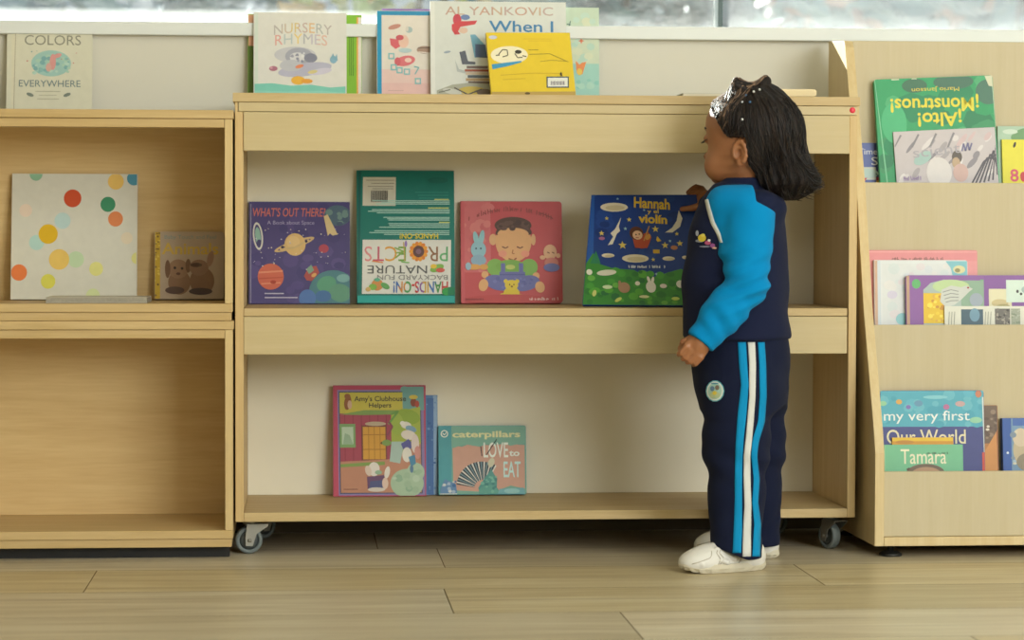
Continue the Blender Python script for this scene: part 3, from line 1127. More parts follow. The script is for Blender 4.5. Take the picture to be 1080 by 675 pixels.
def a_space(A):
    A.rect(100, 145, 560, 600, '#4d4478')
    A.speckle(105, 150, 545, 590, 40, 14, 40, ['#554a80', '#473f74', '#5a4e83'], 21)
    A.ell(490, 200, 60, 46, '#4f6677').speckle(450, 165, 535, 240, 12, 8, 18, ['#5f7d80', '#45586f', '#6c8a86'], 3)
    A.text("WHAT'S OUT THERE?", 112, 166, 436, 206, '#c96f62', bold=0.012, shear=0.15)
    A.text('A Book about Space', 176, 224, 386, 246, '#a9a3c4')
    A.ell(135, 293, 22, 62, '#d5d2c8', -6).ell(135, 293, 15, 52, '#4d4478', -6).ell(135, 293, 12, 40, '#8fb5a6', -6).ell(140, 322, 10, 14, '#45406a')
    A.ell(297, 330, 94, 17, '#cfb07c', -19).ell(297, 331, 78, 8, '#55456f', -19).ell(300, 330, 47, 50, '#d9b577').ell(292, 320, 30, 28, '#e0bf84').line([(232, 352), (300, 343), (362, 309)], 9, '#cfb07c')
    A.ell(244, 342, 7, 6, '#3a3048').ell(350, 316, 6, 6, '#3a3048')
    A.ell(192, 473, 58, 58, '#c9664f').line([(138, 455), (246, 448)], 8, '#d98b6c').line([(138, 482), (246, 476)], 6, '#b9543f').line([(150, 505), (236, 500)], 6, '#d98b6c').ell(203, 497, 13, 8, '#a8402f')
    A.ell(428, 348, 22, 19, '#b04a58')
    A.poly([(428, 205), (445, 195), (490, 285), (468, 290), (455, 280), (446, 292)], '#d6bf8d')
    A.poly([(340, 470), (360, 430), (395, 425), (408, 455), (375, 492), (352, 490)], '#a8504a').poly([(350, 440), (372, 420), (385, 445), (362, 462)], '#7fa08a').ell(384, 466, 12, 8, '#d0a05f', -30)
    A.ell(470, 540, 108, 96, '#4f7f86').ell(440, 505, 44, 34, '#5d9b7c', -20).ell(500, 545, 50, 40, '#62967c', 10).ell(425, 560, 36, 26, '#4a70a0').ell(515, 480, 30, 18, '#7aa7a5')
    A.ell(355, 570, 38, 40, '#5577b0')
    A.speckle(110, 250, 530, 450, 46, 1.5, 3.5, ['#d6d0d8', '#b9b0cc', '#e4dcc2'], 9)
    A.lines(165, 548, 250, 548, 1, '#c4bfce', 5, 0, 1, 0)
    A.lines(165, 566, 312, 566, 1, '#c4bfce', 5, 0, 1, 0)
    A.line([(103, 150), (103, 590)], 5, '#8c86a4')


book('worn purple space book with ringed planet, leftmost on the middle shelf', (262.5, 213, 369, 320), MZ, YS, 8, 0.008, '#4d4478', a_space, C6, hard=0.0012)


def a_hands(A):
    g = '#0d7468'
    A.rect(573, 5, 586, 600, '#0a5c54')
    A.rect(595, 30, 742, 158, '#cdc9b6')
    A.lines(605, 44, 735, 58, 2, '#8c8878', 3).lines(612, 72, 732, 82, 2, '#8c8878', 3)
    for k in range(22):
        A.rect(632+k*3.4, 90, 632+k*3.4+(1.4 if k % 3 else 2.4), 142, '#3c3a36')
    A.lines(760, 98, 978, 124, 3, '#2a8f82', 3, 0.5, 5)
    for y0, y1, n, sd in ((136, 150, 3, 3), (176, 190, 3, 4), (210, 222, 3, 5), (238, 254, 3, 6), (270, 286, 3, 7)):
        A.lines(606, y0, 984, y1, n, '#a5cfc2', 4, 0.35, sd)
    A.lines(900, 130, 980, 130, 1, '#c9d27a', 5, 0.2, 2).lines(880, 168, 980, 168, 1, '#c9d27a', 5, 0.3, 3).lines(930, 232, 985, 232, 1, '#c9d27a', 5, 0.2, 5)
    A.text('HANDS-ON!', 762, 282, 934, 305, '#dccb3c', True, bold=0.02)
    A.rect(597, 310, 992, 550, '#d9d8cf')
    A.text('PROJECTS', 606, 318, 978, 406, ['#5fa86a', '#8a5f3c', '#d9d8cf', '#d9d8cf', '#6d9a3c', '#d79a35', '#c0566a', '#d88a8a'], True, bold=0.0)
    A.ell(790, 328, 6, 14, '#8a6fb0').line([(740, 345), (780, 362), (742, 392)], 7, '#7fa548').line([(745, 368), (785, 364)], 6, '#7fa548').line([(780, 320), (786, 404)], 5, '#b49a4c')
    for k in range(14):
        a = 2*PI*k/14
        A.ell(847+32*math.cos(a), 362+34*math.sin(a), 11, 9, '#e39a2c' if k % 2 else '#d9802a', math.degrees(a), 12)
    A.ell(847, 362, 25, 26, '#5f3f3a').ell(847, 362, 12, 12, '#7d5a6a')
    A.text('NATURE', 620, 424, 886, 460, '#5a5a58', True)
    A.text('BACKYARD FUN', 664, 466, 978, 488, '#7b7a78', True)
    A.text('HANDS-ON!', 736, 494, 980, 546, ['#c4453c', '#4a8f4c', '#3f6fae', '#c9a13c', '#8a5a9a', '#c4453c', '#4f9a52', '#d08a3c', '#4a6fae'], True, bold=0.02)
    A.ell(930, 436, 32, 16, '#7fae4c', -20).ell(945, 445, 20, 10, '#c9564a').ell(915, 428, 14, 10, '#e0bb3c')
    A.ell(665, 510, 26, 26, '#c98a4c').ell(645, 520, 18, 14, '#7fb04c').ell(700, 515, 22, 12, '#5f9f5a', 30).ell(664, 488, 14, 8, '#5fae8a').ell(625, 530, 12, 10, '#c9a86a')
    A.line([(640, 405), (690, 412)], 5, '#d9843c').line([(770, 408), (806, 412)], 5, '#6fae4c')
    A.rect(573, 558, 1020, 610, '#1f9d95')
    A.ell(975, 540, 22, 18, '#2f9a4a').rect(980, 520, 1020, 556, '#0d7a4e')
    A.ell(930, 45, 45, 14, '#0a6a5e')


book('tall teal green activity book standing upside down, on the middle shelf', (376.5, 180, 480, 320.5), MZ, YS, 9, 0.013, '#0d7468', a_hands, C6, hard=0.001, skew=-2.5)


def a_baby(A):
    A.rect(65, 128, 190, 430, '#c9686a').speckle(70, 140, 185, 420, 16, 12, 30, ['#cc7070', '#c66265', '#d17a76'], 2)
    A.rect(65, 128, 80, 580, '#c65a60')
    A.scrib(100, 190, 456, 212, '#8a4440', 40, 3, 3.5)
    A.ell(200, 292, 16, 24, '#d9a878').ell(370, 292, 10, 24, '#d9a878')
    A.ell(286, 300, 76, 86, '#dda873').ell(285, 232, 78, 36, '#54382c').ell(240, 250, 34, 16, '#54382c', -35).ell(335, 248, 34, 16, '#54382c', 35).ell(285, 268, 66, 26, '#dda873')
    A.speckle(222, 215, 350, 250, 20, 6, 14, ['#4a3028', '#62463a'], 3)
    A.line([(238, 322), (252, 328), (264, 322)], 5, '#6d4030').line([(300, 322), (314, 328), (326, 322)], 5, '#6d4030').ell(240, 352, 18, 14, '#e2967a').ell(335, 352, 18, 14, '#e2967a')
    A.line([(284, 335), (280, 350), (290, 352)], 4, '#a8683f').line([(265, 372), (285, 380), (298, 370)], 6, '#9a4c38')
    A.ell(210, 410, 38, 36, '#7fae52', 35).ell(350, 410, 38, 36, '#7fae52', -35).ell(272, 405, 62, 28, '#7aa84c').ell(272, 408, 20, 10, '#b9c46a')
    A.ell(165, 440, 15, 15, '#dda873').ell(380, 445, 15, 15, '#dda873')
    A.ell(222, 474, 60, 32, '#6a6da6', 12).ell(336, 476, 60, 32, '#6a6da6', -12).rect(226, 428, 334, 496, '#6a6da6').rect(232, 392, 250, 440, '#6a6da6').rect(308, 392, 326, 440, '#6a6da6').line([(226, 440), (334, 440)], 4, '#565a90').speckle(190, 455, 368, 495, 22, 4, 9, ['#7478b2', '#6064a0'], 5)
    A.ell(158, 484, 20, 26, '#dda873', 15).ell(396, 492, 20, 24, '#dda873', -15)
    A.ell(276, 520, 34, 30, '#d9bd34').ell(276, 484, 28, 22, '#dcc23a').ell(252, 468, 9, 9, '#dcc23a').ell(300, 468, 9, 9, '#dcc23a').ell(240, 530, 16, 12, '#d9bd34').ell(314, 535, 16, 12, '#d9bd34').ell(268, 482, 3, 3, '#5a3f20').ell(286, 482, 3, 3, '#5a3f20').ell(277, 490, 5, 4, '#8a6a2c')
    A.ell(128, 288, 11, 30, '#8fbec6', -12).ell(152, 284, 11, 32, '#8fbec6', 10).ell(138, 335, 32, 36, '#8fb9c4').ell(138, 380, 32, 24, '#8aa9bc').ell(118, 408, 30, 12, '#d9a055').ell(160, 408, 18, 12, '#d9a055').ell(95, 405, 12, 16, '#9ab6c6').ell(128, 330, 4, 4, '#3f5560').ell(148, 330, 4, 4, '#3f5560')
    A.ell(440, 345, 28, 32, '#dbaa84').ell(445, 390, 30, 22, '#c77a6c').ell(408, 368, 12, 9, '#dbaa84').ell(474, 360, 10, 10, '#dbaa84').ell(446, 410, 34, 18, '#6a6da6').line([(428, 345), (438, 350)], 4, '#7a4a38').line([(448, 345), (458, 350)], 4, '#7a4a38')
    A.ell(260, 545, 180, 22, '#b94848')
    A.scrib(352, 534, 482, 548, '#e4c4bc', 0, 5, 3)
    A.scrib(84, 538, 160, 548, '#8f3c3c', 0, 6)


book('red board book with a seated baby in overalls, on the middle shelf', (486, 212.5, 593, 320.5), MZ, YS, 8, 0.016, '#bf4f52', a_baby, C7, r=0.007, group='board books', spine='#c65a60')


def a_night(A):
    A.speckle(610, 110, 1050, 380, 30, 14, 40, ['#1f3f86', '#1c3878', '#24478f'], 4)
    A.poly([(640, 100), (662, 100), (622, 570), (580, 570)], '#2b5aa6')
    A.poly([(560, 395), (640, 350), (660, 395), (720, 415), (800, 420), (860, 455), (940, 430), (990, 415), (1060, 440), (1060, 580), (560, 580)], '#3f8a3c')
    A.speckle(600, 425, 1035, 560, 60, 8, 22, ['#4a9a3e', '#357a3a', '#5aa63f', '#2f7040', '#6bb04c'], 6)
    A.poly([(625, 395), (652, 340), (668, 395)], '#2f7d58')
    A.text('Hannah', 820, 118, 966, 164, '#dcb83c', bold=0.03, rot=4)
    A.text('y el', 872, 166, 918, 188, '#e3c24a', bold=0.02)
    A.text('viol\u00edn', 834, 188, 950, 226, '#dcb83c', bold=0.035, rot=3)
    for x, y, rx, ry in ((738, 157, 56, 19), (810, 373, 54, 17), (944, 373, 25, 9), (700, 361, 26, 9), (1010, 368, 12, 7)):
        A.ell(x, y, rx, ry, '#ded5bb').ell(x+4, y+3, rx*.7, ry*.6, '#cdbf9c')
    A.poly([(1000, 170), (1012, 205), (1000, 240), (968, 264), (938, 264), (968, 244), (988, 215)], '#d9d3c4')
    A.poly([(764, 200), (752, 240), (756, 258), (742, 270), (722, 314), (702, 318), (726, 282), (716, 268), (736, 250)], '#e2dccb')
    for x, y, r_ in ((762, 318, 18), (796, 210, 11), (778, 248, 8), (900, 250, 15), (934, 318, 15), (680, 268, 12), (705, 205, 9), (994, 310, 14), (985, 270, 9), (882, 378, 9), (755, 122, 6), (860, 170, 6), (955, 300, 7), (890, 438, 6)):
        A.star(x, y, r_, '#d8c564' if r_ > 8 else '#9ac0cf')
    A.poly([(905, 280), (920, 300), (905, 304), (900, 296)], '#d9b83c').rect(884, 336, 910, 352, '#c9a63c').ell(970, 328, 14, 9, '#b07a5a').ell(680, 290, 12, 7, '#a36a90')
    A.ell(840, 304, 32, 28, '#a8482f').poly([(805, 290), (870, 262), (882, 285), (862, 330), (812, 330)], '#ad4a30').ell(822, 268, 28, 28, '#5f3626').ell(826, 276, 20, 19, '#e0b795').ell(820, 274, 3, 3, '#2a1a14').ell(833, 272, 3, 3, '#2a1a14').line([(818, 287), (830, 287)], 3, '#9a3f34')
    A.line([(850, 300), (876, 238)], 5, '#b98a4c').ell(868, 284, 14, 9, '#c98f45', -55)
    A.scrib(782, 402, 930, 414, '#cfd6e2', 0, 7, 3)
    A.ell(690, 434, 40, 12, '#d9d7c4', -5).ell(620, 432, 12, 12, '#e2e0d0').ell(915, 488, 14, 9, '#e0d6d0').ell(812, 478, 10, 9, '#e2e0d0').ell(985, 480, 18, 16, '#dfe0d6').ell(635, 520, 8, 14, '#c9cf7a', 20).ell(730, 546, 16, 7, '#c2cf6a', -30)
    A.ell(865, 492, 20, 24, '#e3e1d8').ell(858, 462, 6, 14, '#e3e1d8', -15).ell(874, 464, 6, 14, '#e3e1d8', 15).ell(757, 496, 24, 22, '#a9866a').ell(740, 478, 6, 12, '#a9866a').ell(690, 494, 20, 8, '#cfe0b4').ell(960, 540, 16, 7, '#c2d86a').ell(835, 533, 20, 6, '#d6dba8')


hb = book('dark blue picture book with a moonlit garden, touched by the child', (615.5, 206, 725, 321.5), MZ, 0.205, 22, 0.009, '#1f3f86', a_night, C7, yaw=-18, skew=16.5, hard=0.0016, spine='#17306a')

# --- bottom shelf


def a_amy(A):
    A.rect(118, 92, 512, 574, '#8a7aa8').rect(124, 100, 500, 566, '#3f4f6a').rect(128, 104, 496, 562, '#c2b548')
    A.rect(416, 78, 514, 186, '#6fa09a').ell(425, 90, 18, 14, '#6fa09a')
    A.rect(128, 200, 362, 420, '#a34858')
    for k in range(6):
        A.line([(150+k*38, 202), (150+k*38, 418)], 4, '#8f3a4a')
    A.poly([(362, 200), (496, 170), (496, 330), (362, 420)], '#a5b248').ell(440, 215, 55, 34, '#8fa83e', 15).ell(390, 250, 28, 50, '#9db24a')
    A.poly([(128, 205), (240, 185), (400, 186), (392, 205), (240, 208)], '#7f9a52').line([(362, 205), (395, 190), (350, 250)], 9, '#6f9a4a')
    A.text("Amy's Clubhouse", 195, 120, 432, 152, '#3c3a34', bold=0.012)
    A.text('Helpers', 262, 152, 364, 180, '#3c3a34', bold=0.012)
    A.ell(165, 150, 16, 34, '#8f5a34', 8).ell(164, 122, 14, 12, '#95603a').ell(174, 160, 10, 20, '#c9a58a')
    A.ell(466, 150, 14, 20, '#8a4a34').ell(466, 126, 20, 10, '#c9b54a').ell(482, 158, 10, 16, '#b0503c')
    A.rect(126, 248, 198, 356, '#7fa36a').rect(136, 262, 188, 342, '#b9cdb4').poly([(140, 342), (150, 290), (172, 300), (188, 342)], '#97b295')
    A.rect(226, 255, 340, 415, '#7a4a3c').rect(232, 262, 335, 410, '#cf9a3c')
    for k in range(1, 4):
        A.line([(232+k*26, 262), (232+k*26, 410)], 3, '#a8742c')
    A.line([(232, 298), (335, 298)], 4, '#a8742c').line([(232, 365), (335, 365)], 4, '#a8742c').ell(318, 336, 6, 6, '#6d4a24')
    A.ell(290, 248, 48, 10, '#b9a58a').line([(345, 300), (368, 262), (352, 240)], 8, '#8a4a5a').ell(340, 335, 22, 14, '#7f9a52')
    A.poly([(128, 420), (362, 410), (496, 340), (496, 562), (128, 562)], '#b9846a').poly([(128, 432), (230, 425), (330, 420), (330, 436), (128, 446)], '#7f9a52')
    A.poly([(362, 330), (420, 330), (400, 430), (352, 420)], '#a9bfb4')
    A.ell(430, 520, 76, 66, '#a5bda0').ell(470, 470, 40, 44, '#a8bfa4').speckle(370, 465, 490, 555, 18, 8, 18, ['#9db79a', '#b4c8b0', '#8fae92'], 4)
    A.ell(430, 255, 24, 16, '#ddd8cc', 10).ell(414, 246, 12, 10, '#e3dfd3').ell(452, 272, 26, 14, '#7f9fb4', 20).ell(440, 300, 34, 22, '#ddd3c6', 10).poly([(405, 340), (440, 318), (462, 345), (445, 370), (415, 365)], '#5a5a94').ell(432, 390, 22, 34, '#ddd8cc').ell(470, 340, 18, 44, '#d9c9c0').ell(480, 380, 14, 30, '#c98f86').poly([(438, 400), (468, 390), (472, 430), (450, 445)], '#4f88a8').ell(452, 455, 8, 18, '#5f7f9a')
    A.ell(280, 455, 26, 32, '#ddd6cc').ell(254, 462, 14, 24, '#d6c2b2', -15).ell(340, 470, 12, 28, '#ddd6cc', 12).poly([(248, 490), (325, 482), (340, 540), (250, 548)], '#6a4a6a').poly([(262, 510), (318, 505), (330, 550), (255, 552)], '#4f557f').ell(330, 520, 14, 26, '#d9bfae').ell(290, 548, 40, 10, '#cfc6ba').ell(300, 470, 16, 10, '#8fae92')
    A.lines(140, 546, 205, 546, 1, '#6d4a40', 3, 0)


book('red-bordered picture book with a mouse clubhouse, on the bottom shelf', (351.5, 406.5, 449.5, 525.5), BZ, YS-0.012, 8, 0.007, '#b54a62', a_amy, C8, hard=0.0008, skew=1.5)
book('blue paperback half hidden behind the red-bordered clubhouse book', (408, 417, 461.5, 525), BZ, YS, 5, 0.010, '#5a82b2', lambda A: A.rect(548, 118, 580, 590, '#8faccb').rect(520, 130, 550, 580, '#4a70a6').speckle(520, 140, 560, 560, 20, 3, 8, ['#3f639a', '#6f93c0'], 4), C8, hard=0.0008)


def a_cat(A):
    A.rect(575, 255, 632, 590, '#4f9aa2').rect(632, 255, 975, 590, '#74a594')
    A.poly([(636, 345), (680, 352), (720, 336), (800, 345), (880, 340), (965, 345), (965, 545), (900, 530), (820, 560), (640, 550)], '#c79a86')
    A.poly([(632, 255), (975, 255), (975, 335), (900, 348), (840, 325), (760, 352), (690, 340), (632, 360)], '#7aab98')
    A.ell(600, 292, 17, 17, '#dfe2d4').ell(600, 292, 12, 12, '#3f8a94').line([(592, 288), (600, 298), (608, 286)], 4, '#dfe2d4')
    A.text('caterpillars', 636, 280, 946, 318, '#dcd9a4', bold=0.03)
    A.text('LOVE', 778, 332, 890, 402, '#dfe5da', bold=0.012)
    A.text('to', 894, 370, 942, 396, '#dfe5da', bold=0.03)
    A.text('EAT', 868, 420, 946, 492, '#bfe0dc', bold=0.012)
    cx, cy = 775, 545
    n = 34
    for k in range(n):
        a0 = RAD(190+ (300-190)*k/n)
        a1 = RAD(190+ (300-190)*(k+0.98)/n)
        r0, r1 = 42, 128-10*abs(k/n-.4)
        A.poly([(cx+r0*math.cos(a0), cy+r0*math.sin(a0)), (cx+r1*math.cos(a0), cy+r1*math.sin(a0)), (cx+r1*math.cos(a1), cy+r1*math.sin(a1)), (cx+r0*math.cos(a1), cy+r0*math.sin(a1))], ('#26323c', '#d8d6cc', '#2c3844', '#6f8a90')[k % 4])
        A.layer -= 0.9
    A.layer += 2
    A.poly([(760, 585), (752, 540), (778, 500), (812, 455), (838, 500), (835, 585)], '#4f9088').ell(800, 560, 46, 34, '#5a9a8c').speckle(765, 490, 835, 575, 20, 4, 10, ['#6fae9a', '#3f7f7c'], 5)
    A.line([(790, 390), (838, 318)], 4, '#20282e').line([(770, 395), (765, 350)], 4, '#20282e').ell(812, 425, 14, 22, '#c9c4a8', 20)
    A.poly([(850, 545), (960, 540), (965, 590), (840, 590)], '#6fa9b0').ell(905, 555, 36, 12, '#8fc0bf')
    A.rect(578, 565, 656, 584, '#d6d6c8').poly([(580, 545), (600, 500), (650, 520), (656, 565), (580, 565)], '#5f86ae').speckle(585, 510, 652, 560, 12, 4, 9, ['#9fb4c8', '#3f6a9a', '#c9d0cc'], 4)


book('teal board book with a striped caterpillar, right end of the bottom shelf group', (462.5, 449, 555, 526.5), BZ, YS-0.006, 9, 0.016, '#4f9aa2', a_cat, C8, r=0.004, group='board books')


# --- display rack, top tier
PLEAN = (7, 5, 6)


def pbook(k, label, rect, art, crop, cover, d, t, **kw):
    """a book standing in tier k, its foot d in front of the board behind"""
    zf, ya, yb = POCK[k]
    return book(label, rect, zf, yb, PLEAN[k], t, cover, art, crop, yb=yb-d, **kw)


def a_time(A):
    A.rect(130, 455, 260, 550, '#5d6aa6').rect(200, 455, 260, 590, '#3f4272').rect(130, 550, 205, 600, '#c9cdc4')
    A.text('Time for', 136, 476, 268, 500, '#d6d8de')
    A.text('Space', 188, 510, 330, 552, '#dcdde0')
    A.ell(175, 575, 40, 18, '#b9cfc9').poly([(138, 595), (170, 592), (160, 606), (140, 610)], '#d4566a').rect(205, 590, 260, 602, '#a8304a').rect(205, 602, 260, 620, '#d9b04a')
    A.line([(205, 575), (212, 585)], 4, '#5a6a7a')


pbook(0, 'blue and navy book with a white title, leftmost in the top rack tier', (906.7, 151, 967, 193), a_time, K1, '#5d6aa6', d=0.028, t=0.006)


def a_mons(A):
    A.speckle(240, 215, 700, 620, 34, 30, 70, ['#2f9a62', '#3a8f60', '#27865a', '#4aa872', '#2a7f56'], 3)
    A.ell(390, 235, 50, 28, '#3f6f55').ell(545, 225, 80, 30, '#45705c').ell(680, 270, 50, 50, '#4a7562').ell(300, 380, 50, 80, '#48b07a')
    A.text('Mario Jansson', 378, 240, 566, 262, '#d9c84a', True)
    A.text('\u00a1Monstruos!', 290, 272, 640, 342, '#dcd03c', True, bold=0.02, rot=1)
    A.text('\u00a1Alto!', 394, 330, 568, 400, '#dcd03c', True, bold=0.02, rot=1)
    A.poly([(670, 204), (700, 204), (700, 250), (684, 246)], '#cfd0b4')
    A.line([(232, 205), (258, 620)], 6, '#7cc49a').rect(300, 203, 330, 210, '#d6dcc2').rect(380, 203, 400, 209, '#d6dcc2')
    A.line([(704, 360), (722, 620)], 10, '#2fb3a4').line([(700, 250), (716, 480)], 5, '#bfd9c4')


pbook(0, 'large green book standing upside down with yellow lettering, on the top rack tier', (931.5, 84.5, 1057, 193), a_mons, K1, '#2f9a62', r=0.006, left=True, hard=0.0016, roll=-2.5, d=0.047, t=0.012)


def a_zebra(A):
    A.rect(290, 390, 720, 640, '#c4bcc0')
    rnd = random.Random(5)
    for k in range(26):
        x, y = rnd.uniform(310, 690), rnd.uniform(425, 600)
        A.ell(x, y, rnd.uniform(14, 40), rnd.uniform(6, 12), rnd.choice(['#a9a2a8', '#d6d0d2', '#8f8a92', '#cbb4b8', '#ded9da']), -45+rnd.uniform(-12, 12), 12)
        A.layer -= 0.9
    A.layer += 1
    for k in range(6):
        A.line([(590+k*18, 640-k*4), (650+k*14, 545-k*14), (700, 520+k*16)], 7, '#55525a')
    for k in range(4):
        A.line([(330+k*70, 425), (300+k*70, 470+k*5)], 8, '#8a868c')
    A.ell(545, 522, 20, 26, '#5f564f').ell(540, 545, 16, 22, '#b9a084').ell(470, 580, 50, 60, '#d8d3d4').ell(410, 520, 40, 22, '#a3c0bc', -30).ell(555, 585, 30, 36, '#c9a9a4')
    A.text('scient', 372, 474, 560, 512, '#a9a4ae', rot=-4)
    A.line([(566, 500), (575, 470), (580, 500), (592, 468), (596, 498), (608, 470)], 6, '#77749a')
    A.scrib(330, 588, 400, 606, '#a390b4', 0, 4, 4)


pbook(0, 'pale magazine with a blurry animal eye, in front of the upside-down green book', (950, 139.5, 1057.5, 193), a_zebra, K1, '#c4bcc0', hard=0.0006, roll=-3, d=0.06, t=0.004)


def a_land(A):
    A.rect(700, 380, 900, 442, '#a9c4ae').ell(790, 420, 50, 22, '#6f9a6a', -20).ell(740, 410, 30, 10, '#c6d6c6')


pbook(0, 'green landscape book behind the yellow one at the frame edge', (1054, 133.5, 1150, 193), a_land, K1, '#a9c4ae', d=0.034, t=0.006)


def a_by2(A):
    A.ell(757, 462, 5, 12, '#3b3524', 20)
    A.text('8', 736, 558, 770, 608, '#d0506a', bold=0.02)
    A.ell(788, 588, 12, 20, '#c93a44')


pbook(0, 'bright yellow book with a red figure, at the right edge of the top rack tier', (1058.5, 147.5, 1150, 193), a_by2, K1, '#e0d63a', d=0.0405, t=0.006)


# --- second tier
def a_pinkb(A):
    A.rect(135, 140, 800, 600, '#d98a8e').line([(140, 146), (795, 146)], 5, '#e5a4a2')
    A.scrib(295, 176, 600, 198, '#8a5f58', 0, 8, 4)
    A.rect(180, 200, 800, 600, '#dd9496')


pbook(1, 'salmon pink book at the back of the second rack tier', (915, 264, 1032, 342), a_pinkb, K2, '#d98a8e', r=0.004, left=True, d=0.024, t=0.01)


def a_wh(A):
    A.rect(185, 195, 212, 600, '#c9a58c').rect(204, 198, 222, 600, '#c9d3dc').rect(222, 205, 740, 600, '#d9dde0')
    A.rect(232, 215, 725, 600, '#d6dadc').speckle(240, 230, 620, 560, 40, 14, 36, ['#d0d6dc', '#dcdcdc', '#d8d3d8', '#cfd8da'], 5)
    A.poly([(610, 200), (740, 200), (740, 290), (650, 285), (640, 240)], '#7fbcc8').ell(690, 250, 36, 24, '#d8d2a0').ell(680, 255, 16, 12, '#8f8a5a')
    A.ell(350, 545, 40, 36, '#8fc6cc').ell(290, 400, 30, 24, '#cfcadd').ell(420, 470, 50, 24, '#e0d3cc')


pbook(1, 'white and pale blue book in front of the salmon pink one', (923, 274.5, 1021.5, 342), a_wh, K2, '#d6dadc', r=0.005, d=0.0345, t=0.01)


def a_purp(A):
    A.rect(370, 285, 395, 600, '#b9967f')
    A.ell(435, 335, 26, 28, '#5fb06a').rect(815, 310, 840, 465, '#6fae7c')
    A.poly([(476, 370), (520, 330), (600, 310), (700, 318), (840, 322), (840, 600), (476, 600)], '#a9b9b4')
    A.rect(700, 315, 842, 470, '#8aa892').ell(640, 350, 110, 40, '#b9cf9a').rect(476, 390, 600, 570, '#e0bb1c').speckle(485, 395, 600, 560, 24, 6, 18, ['#e8c92c', '#c98f24', '#d9a83a', '#f0d84a'], 6)
    A.poly([(575, 440), (585, 370), (640, 345), (700, 355), (735, 345), (770, 365), (745, 385), (705, 425), (660, 460), (610, 475)], '#c9ccc6')
    for k in range(4):
        A.line([(590+k*6, 385+k*20), (640, 370+k*22), (685, 380+k*18)], 5, '#8f938f')
    A.ell(742, 358, 6, 6, '#a03a34').ell(790, 430, 40, 40, '#9aa5b4')


pbook(1, 'purple book with a white bird picture, on the second rack tier', (956.5, 290.5, 1039, 342), a_purp, K2, '#8a5aa0', r=0.006, left=True, d=0.047, t=0.009)


def a_purp2(A):
    A.rect(865, 365, 1000, 600, '#dcd6b4').ell(930, 450, 50, 24, '#c9b98a').ell(950, 470, 40, 14, '#a9a06a')
    A.rect(968, 312, 1200, 445, '#cfe0d6').ell(1035, 380, 8, 10, '#4a4a4a').ell(1056, 395, 8, 8, '#4a4a4a').ell(1085, 370, 26, 22, '#9fb9b4')


pbook(1, 'purple book with pasted photo cards, beside the bird picture book', (1033.5, 290.5, 1140, 342), a_purp2, K2, '#84559c', d=0.034, t=0.008)


def a_strip(A):
    A.rect(700, 486, 830, 640, '#3f5a6a').ell(780, 520, 30, 40, '#6f95ac').rect(900, 482, 990, 640, '#6a6660').speckle(905, 488, 985, 600, 40, 4, 10, ['#3f3c38', '#a39c90', '#77726a'], 3).rect(995, 482, 1050, 640, '#9aa08f').speckle(998, 488, 1048, 600, 20, 4, 8, ['#7d8a74', '#b4b8a8'], 4).rect(1080, 482, 1200, 640, '#7a8a7a')
    for x in (630, 845):
        for k in range(3):
            A.line([(x+k*16, 500), (x-8+k*16, 620)], 4, '#9a9a8e')


pbook(1, 'white booklet with a row of dark photographs, frontmost on the second rack tier', (997, 323, 1150, 342), a_strip, K2, '#d9d9cc', hard=0.0006, d=0.0575, t=0.003)


# --- third tier
def a_first(A):
    A.rect(110, 95, 460, 216, '#4fa3b8').rect(110, 216, 460, 420, '#3f4480')
    A.speckle(120, 100, 450, 212, 30, 8, 22, ['#58abc0', '#469bb2', '#63b0c0'], 3)
    A.ell(182, 135, 10, 8, '#d0a04a').ell(335, 152, 10, 9, '#b06a94').ell(380, 142, 16, 9, '#b99a9a').ell(212, 152, 8, 7, '#7a6ab0').ell(245, 140, 14, 10, '#5f8fae').ell(440, 110, 10, 12, '#c07a5a').ell(430, 195, 20, 10, '#8fc4a4').ell(300, 120, 40, 6, '#7fc0cc').ell(130, 140, 12, 8, '#8fc49a')
    A.text('my very first', 132, 164, 410, 206, '#dfe6e4', bold=0.005)
    A.text('Our World', 140, 225, 396, 272, '#d8cfae', bold=0.005)
    A.line([(455, 120), (458, 300)], 8, '#cfd9d6').rect(448, 300, 460, 420, '#c24a3c')


pbook(2, 'light blue and indigo book, tallest on the bottom rack tier', (929.5, 412, 1039, 497), a_first, K3, '#3f4480', r=0.006, left=True, hard=0.0016, d=0.036, t=0.012)
pbook(2, 'orange-yellow book just showing above the mint green one', (942, 461.5, 1006.5, 497), lambda A: A.rect(150, 250, 360, 262, '#d9b42c').rect(150, 262, 360, 420, '#c98f24').ell(200, 265, 30, 6, '#b9802c'), K3, '#d9a82c', hard=0.0008, d=0.049, t=0.004)


def a_tam(A):
    A.text('Tamara', 186, 288, 334, 336, '#e2dcc0', bold=0.004)
    A.scrib(272, 297, 340, 305, '#4f7a5c', 0, 9, 2)
    A.ell(266, 366, 62, 30, '#6d5a48').ell(268, 372, 50, 26, '#b08a6c').line([(205, 355), (215, 350)], 6, '#4a3a30').line([(132, 275), (132, 420)], 8, '#a9c9a4')


pbook(2, 'mint green book with a brown-haired head, frontmost on the bottom rack tier', (933.5, 469, 1016.5, 497), a_tam, K3, '#6fb48c', hard=0.0014, d=0.054, t=0.006)
pbook(2, 'brown and orange book right of the indigo one', (1016, 427.5, 1053.5, 497), lambda A: A.rect(455, 145, 505, 270, '#6a5544').speckle(460, 150, 500, 260, 14, 4, 9, ['#8a7460', '#5a4638'], 3).poly([(455, 300), (502, 225), (505, 420), (455, 420)], '#c98a4a').line([(500, 230), (502, 400)], 6, '#8a4a2a').ell(470, 215, 5, 4, '#d9d0c0').ell(468, 225, 6, 4, '#d9d0c0'), K3, '#b0763e', r=0.003, d=0.026, t=0.008)


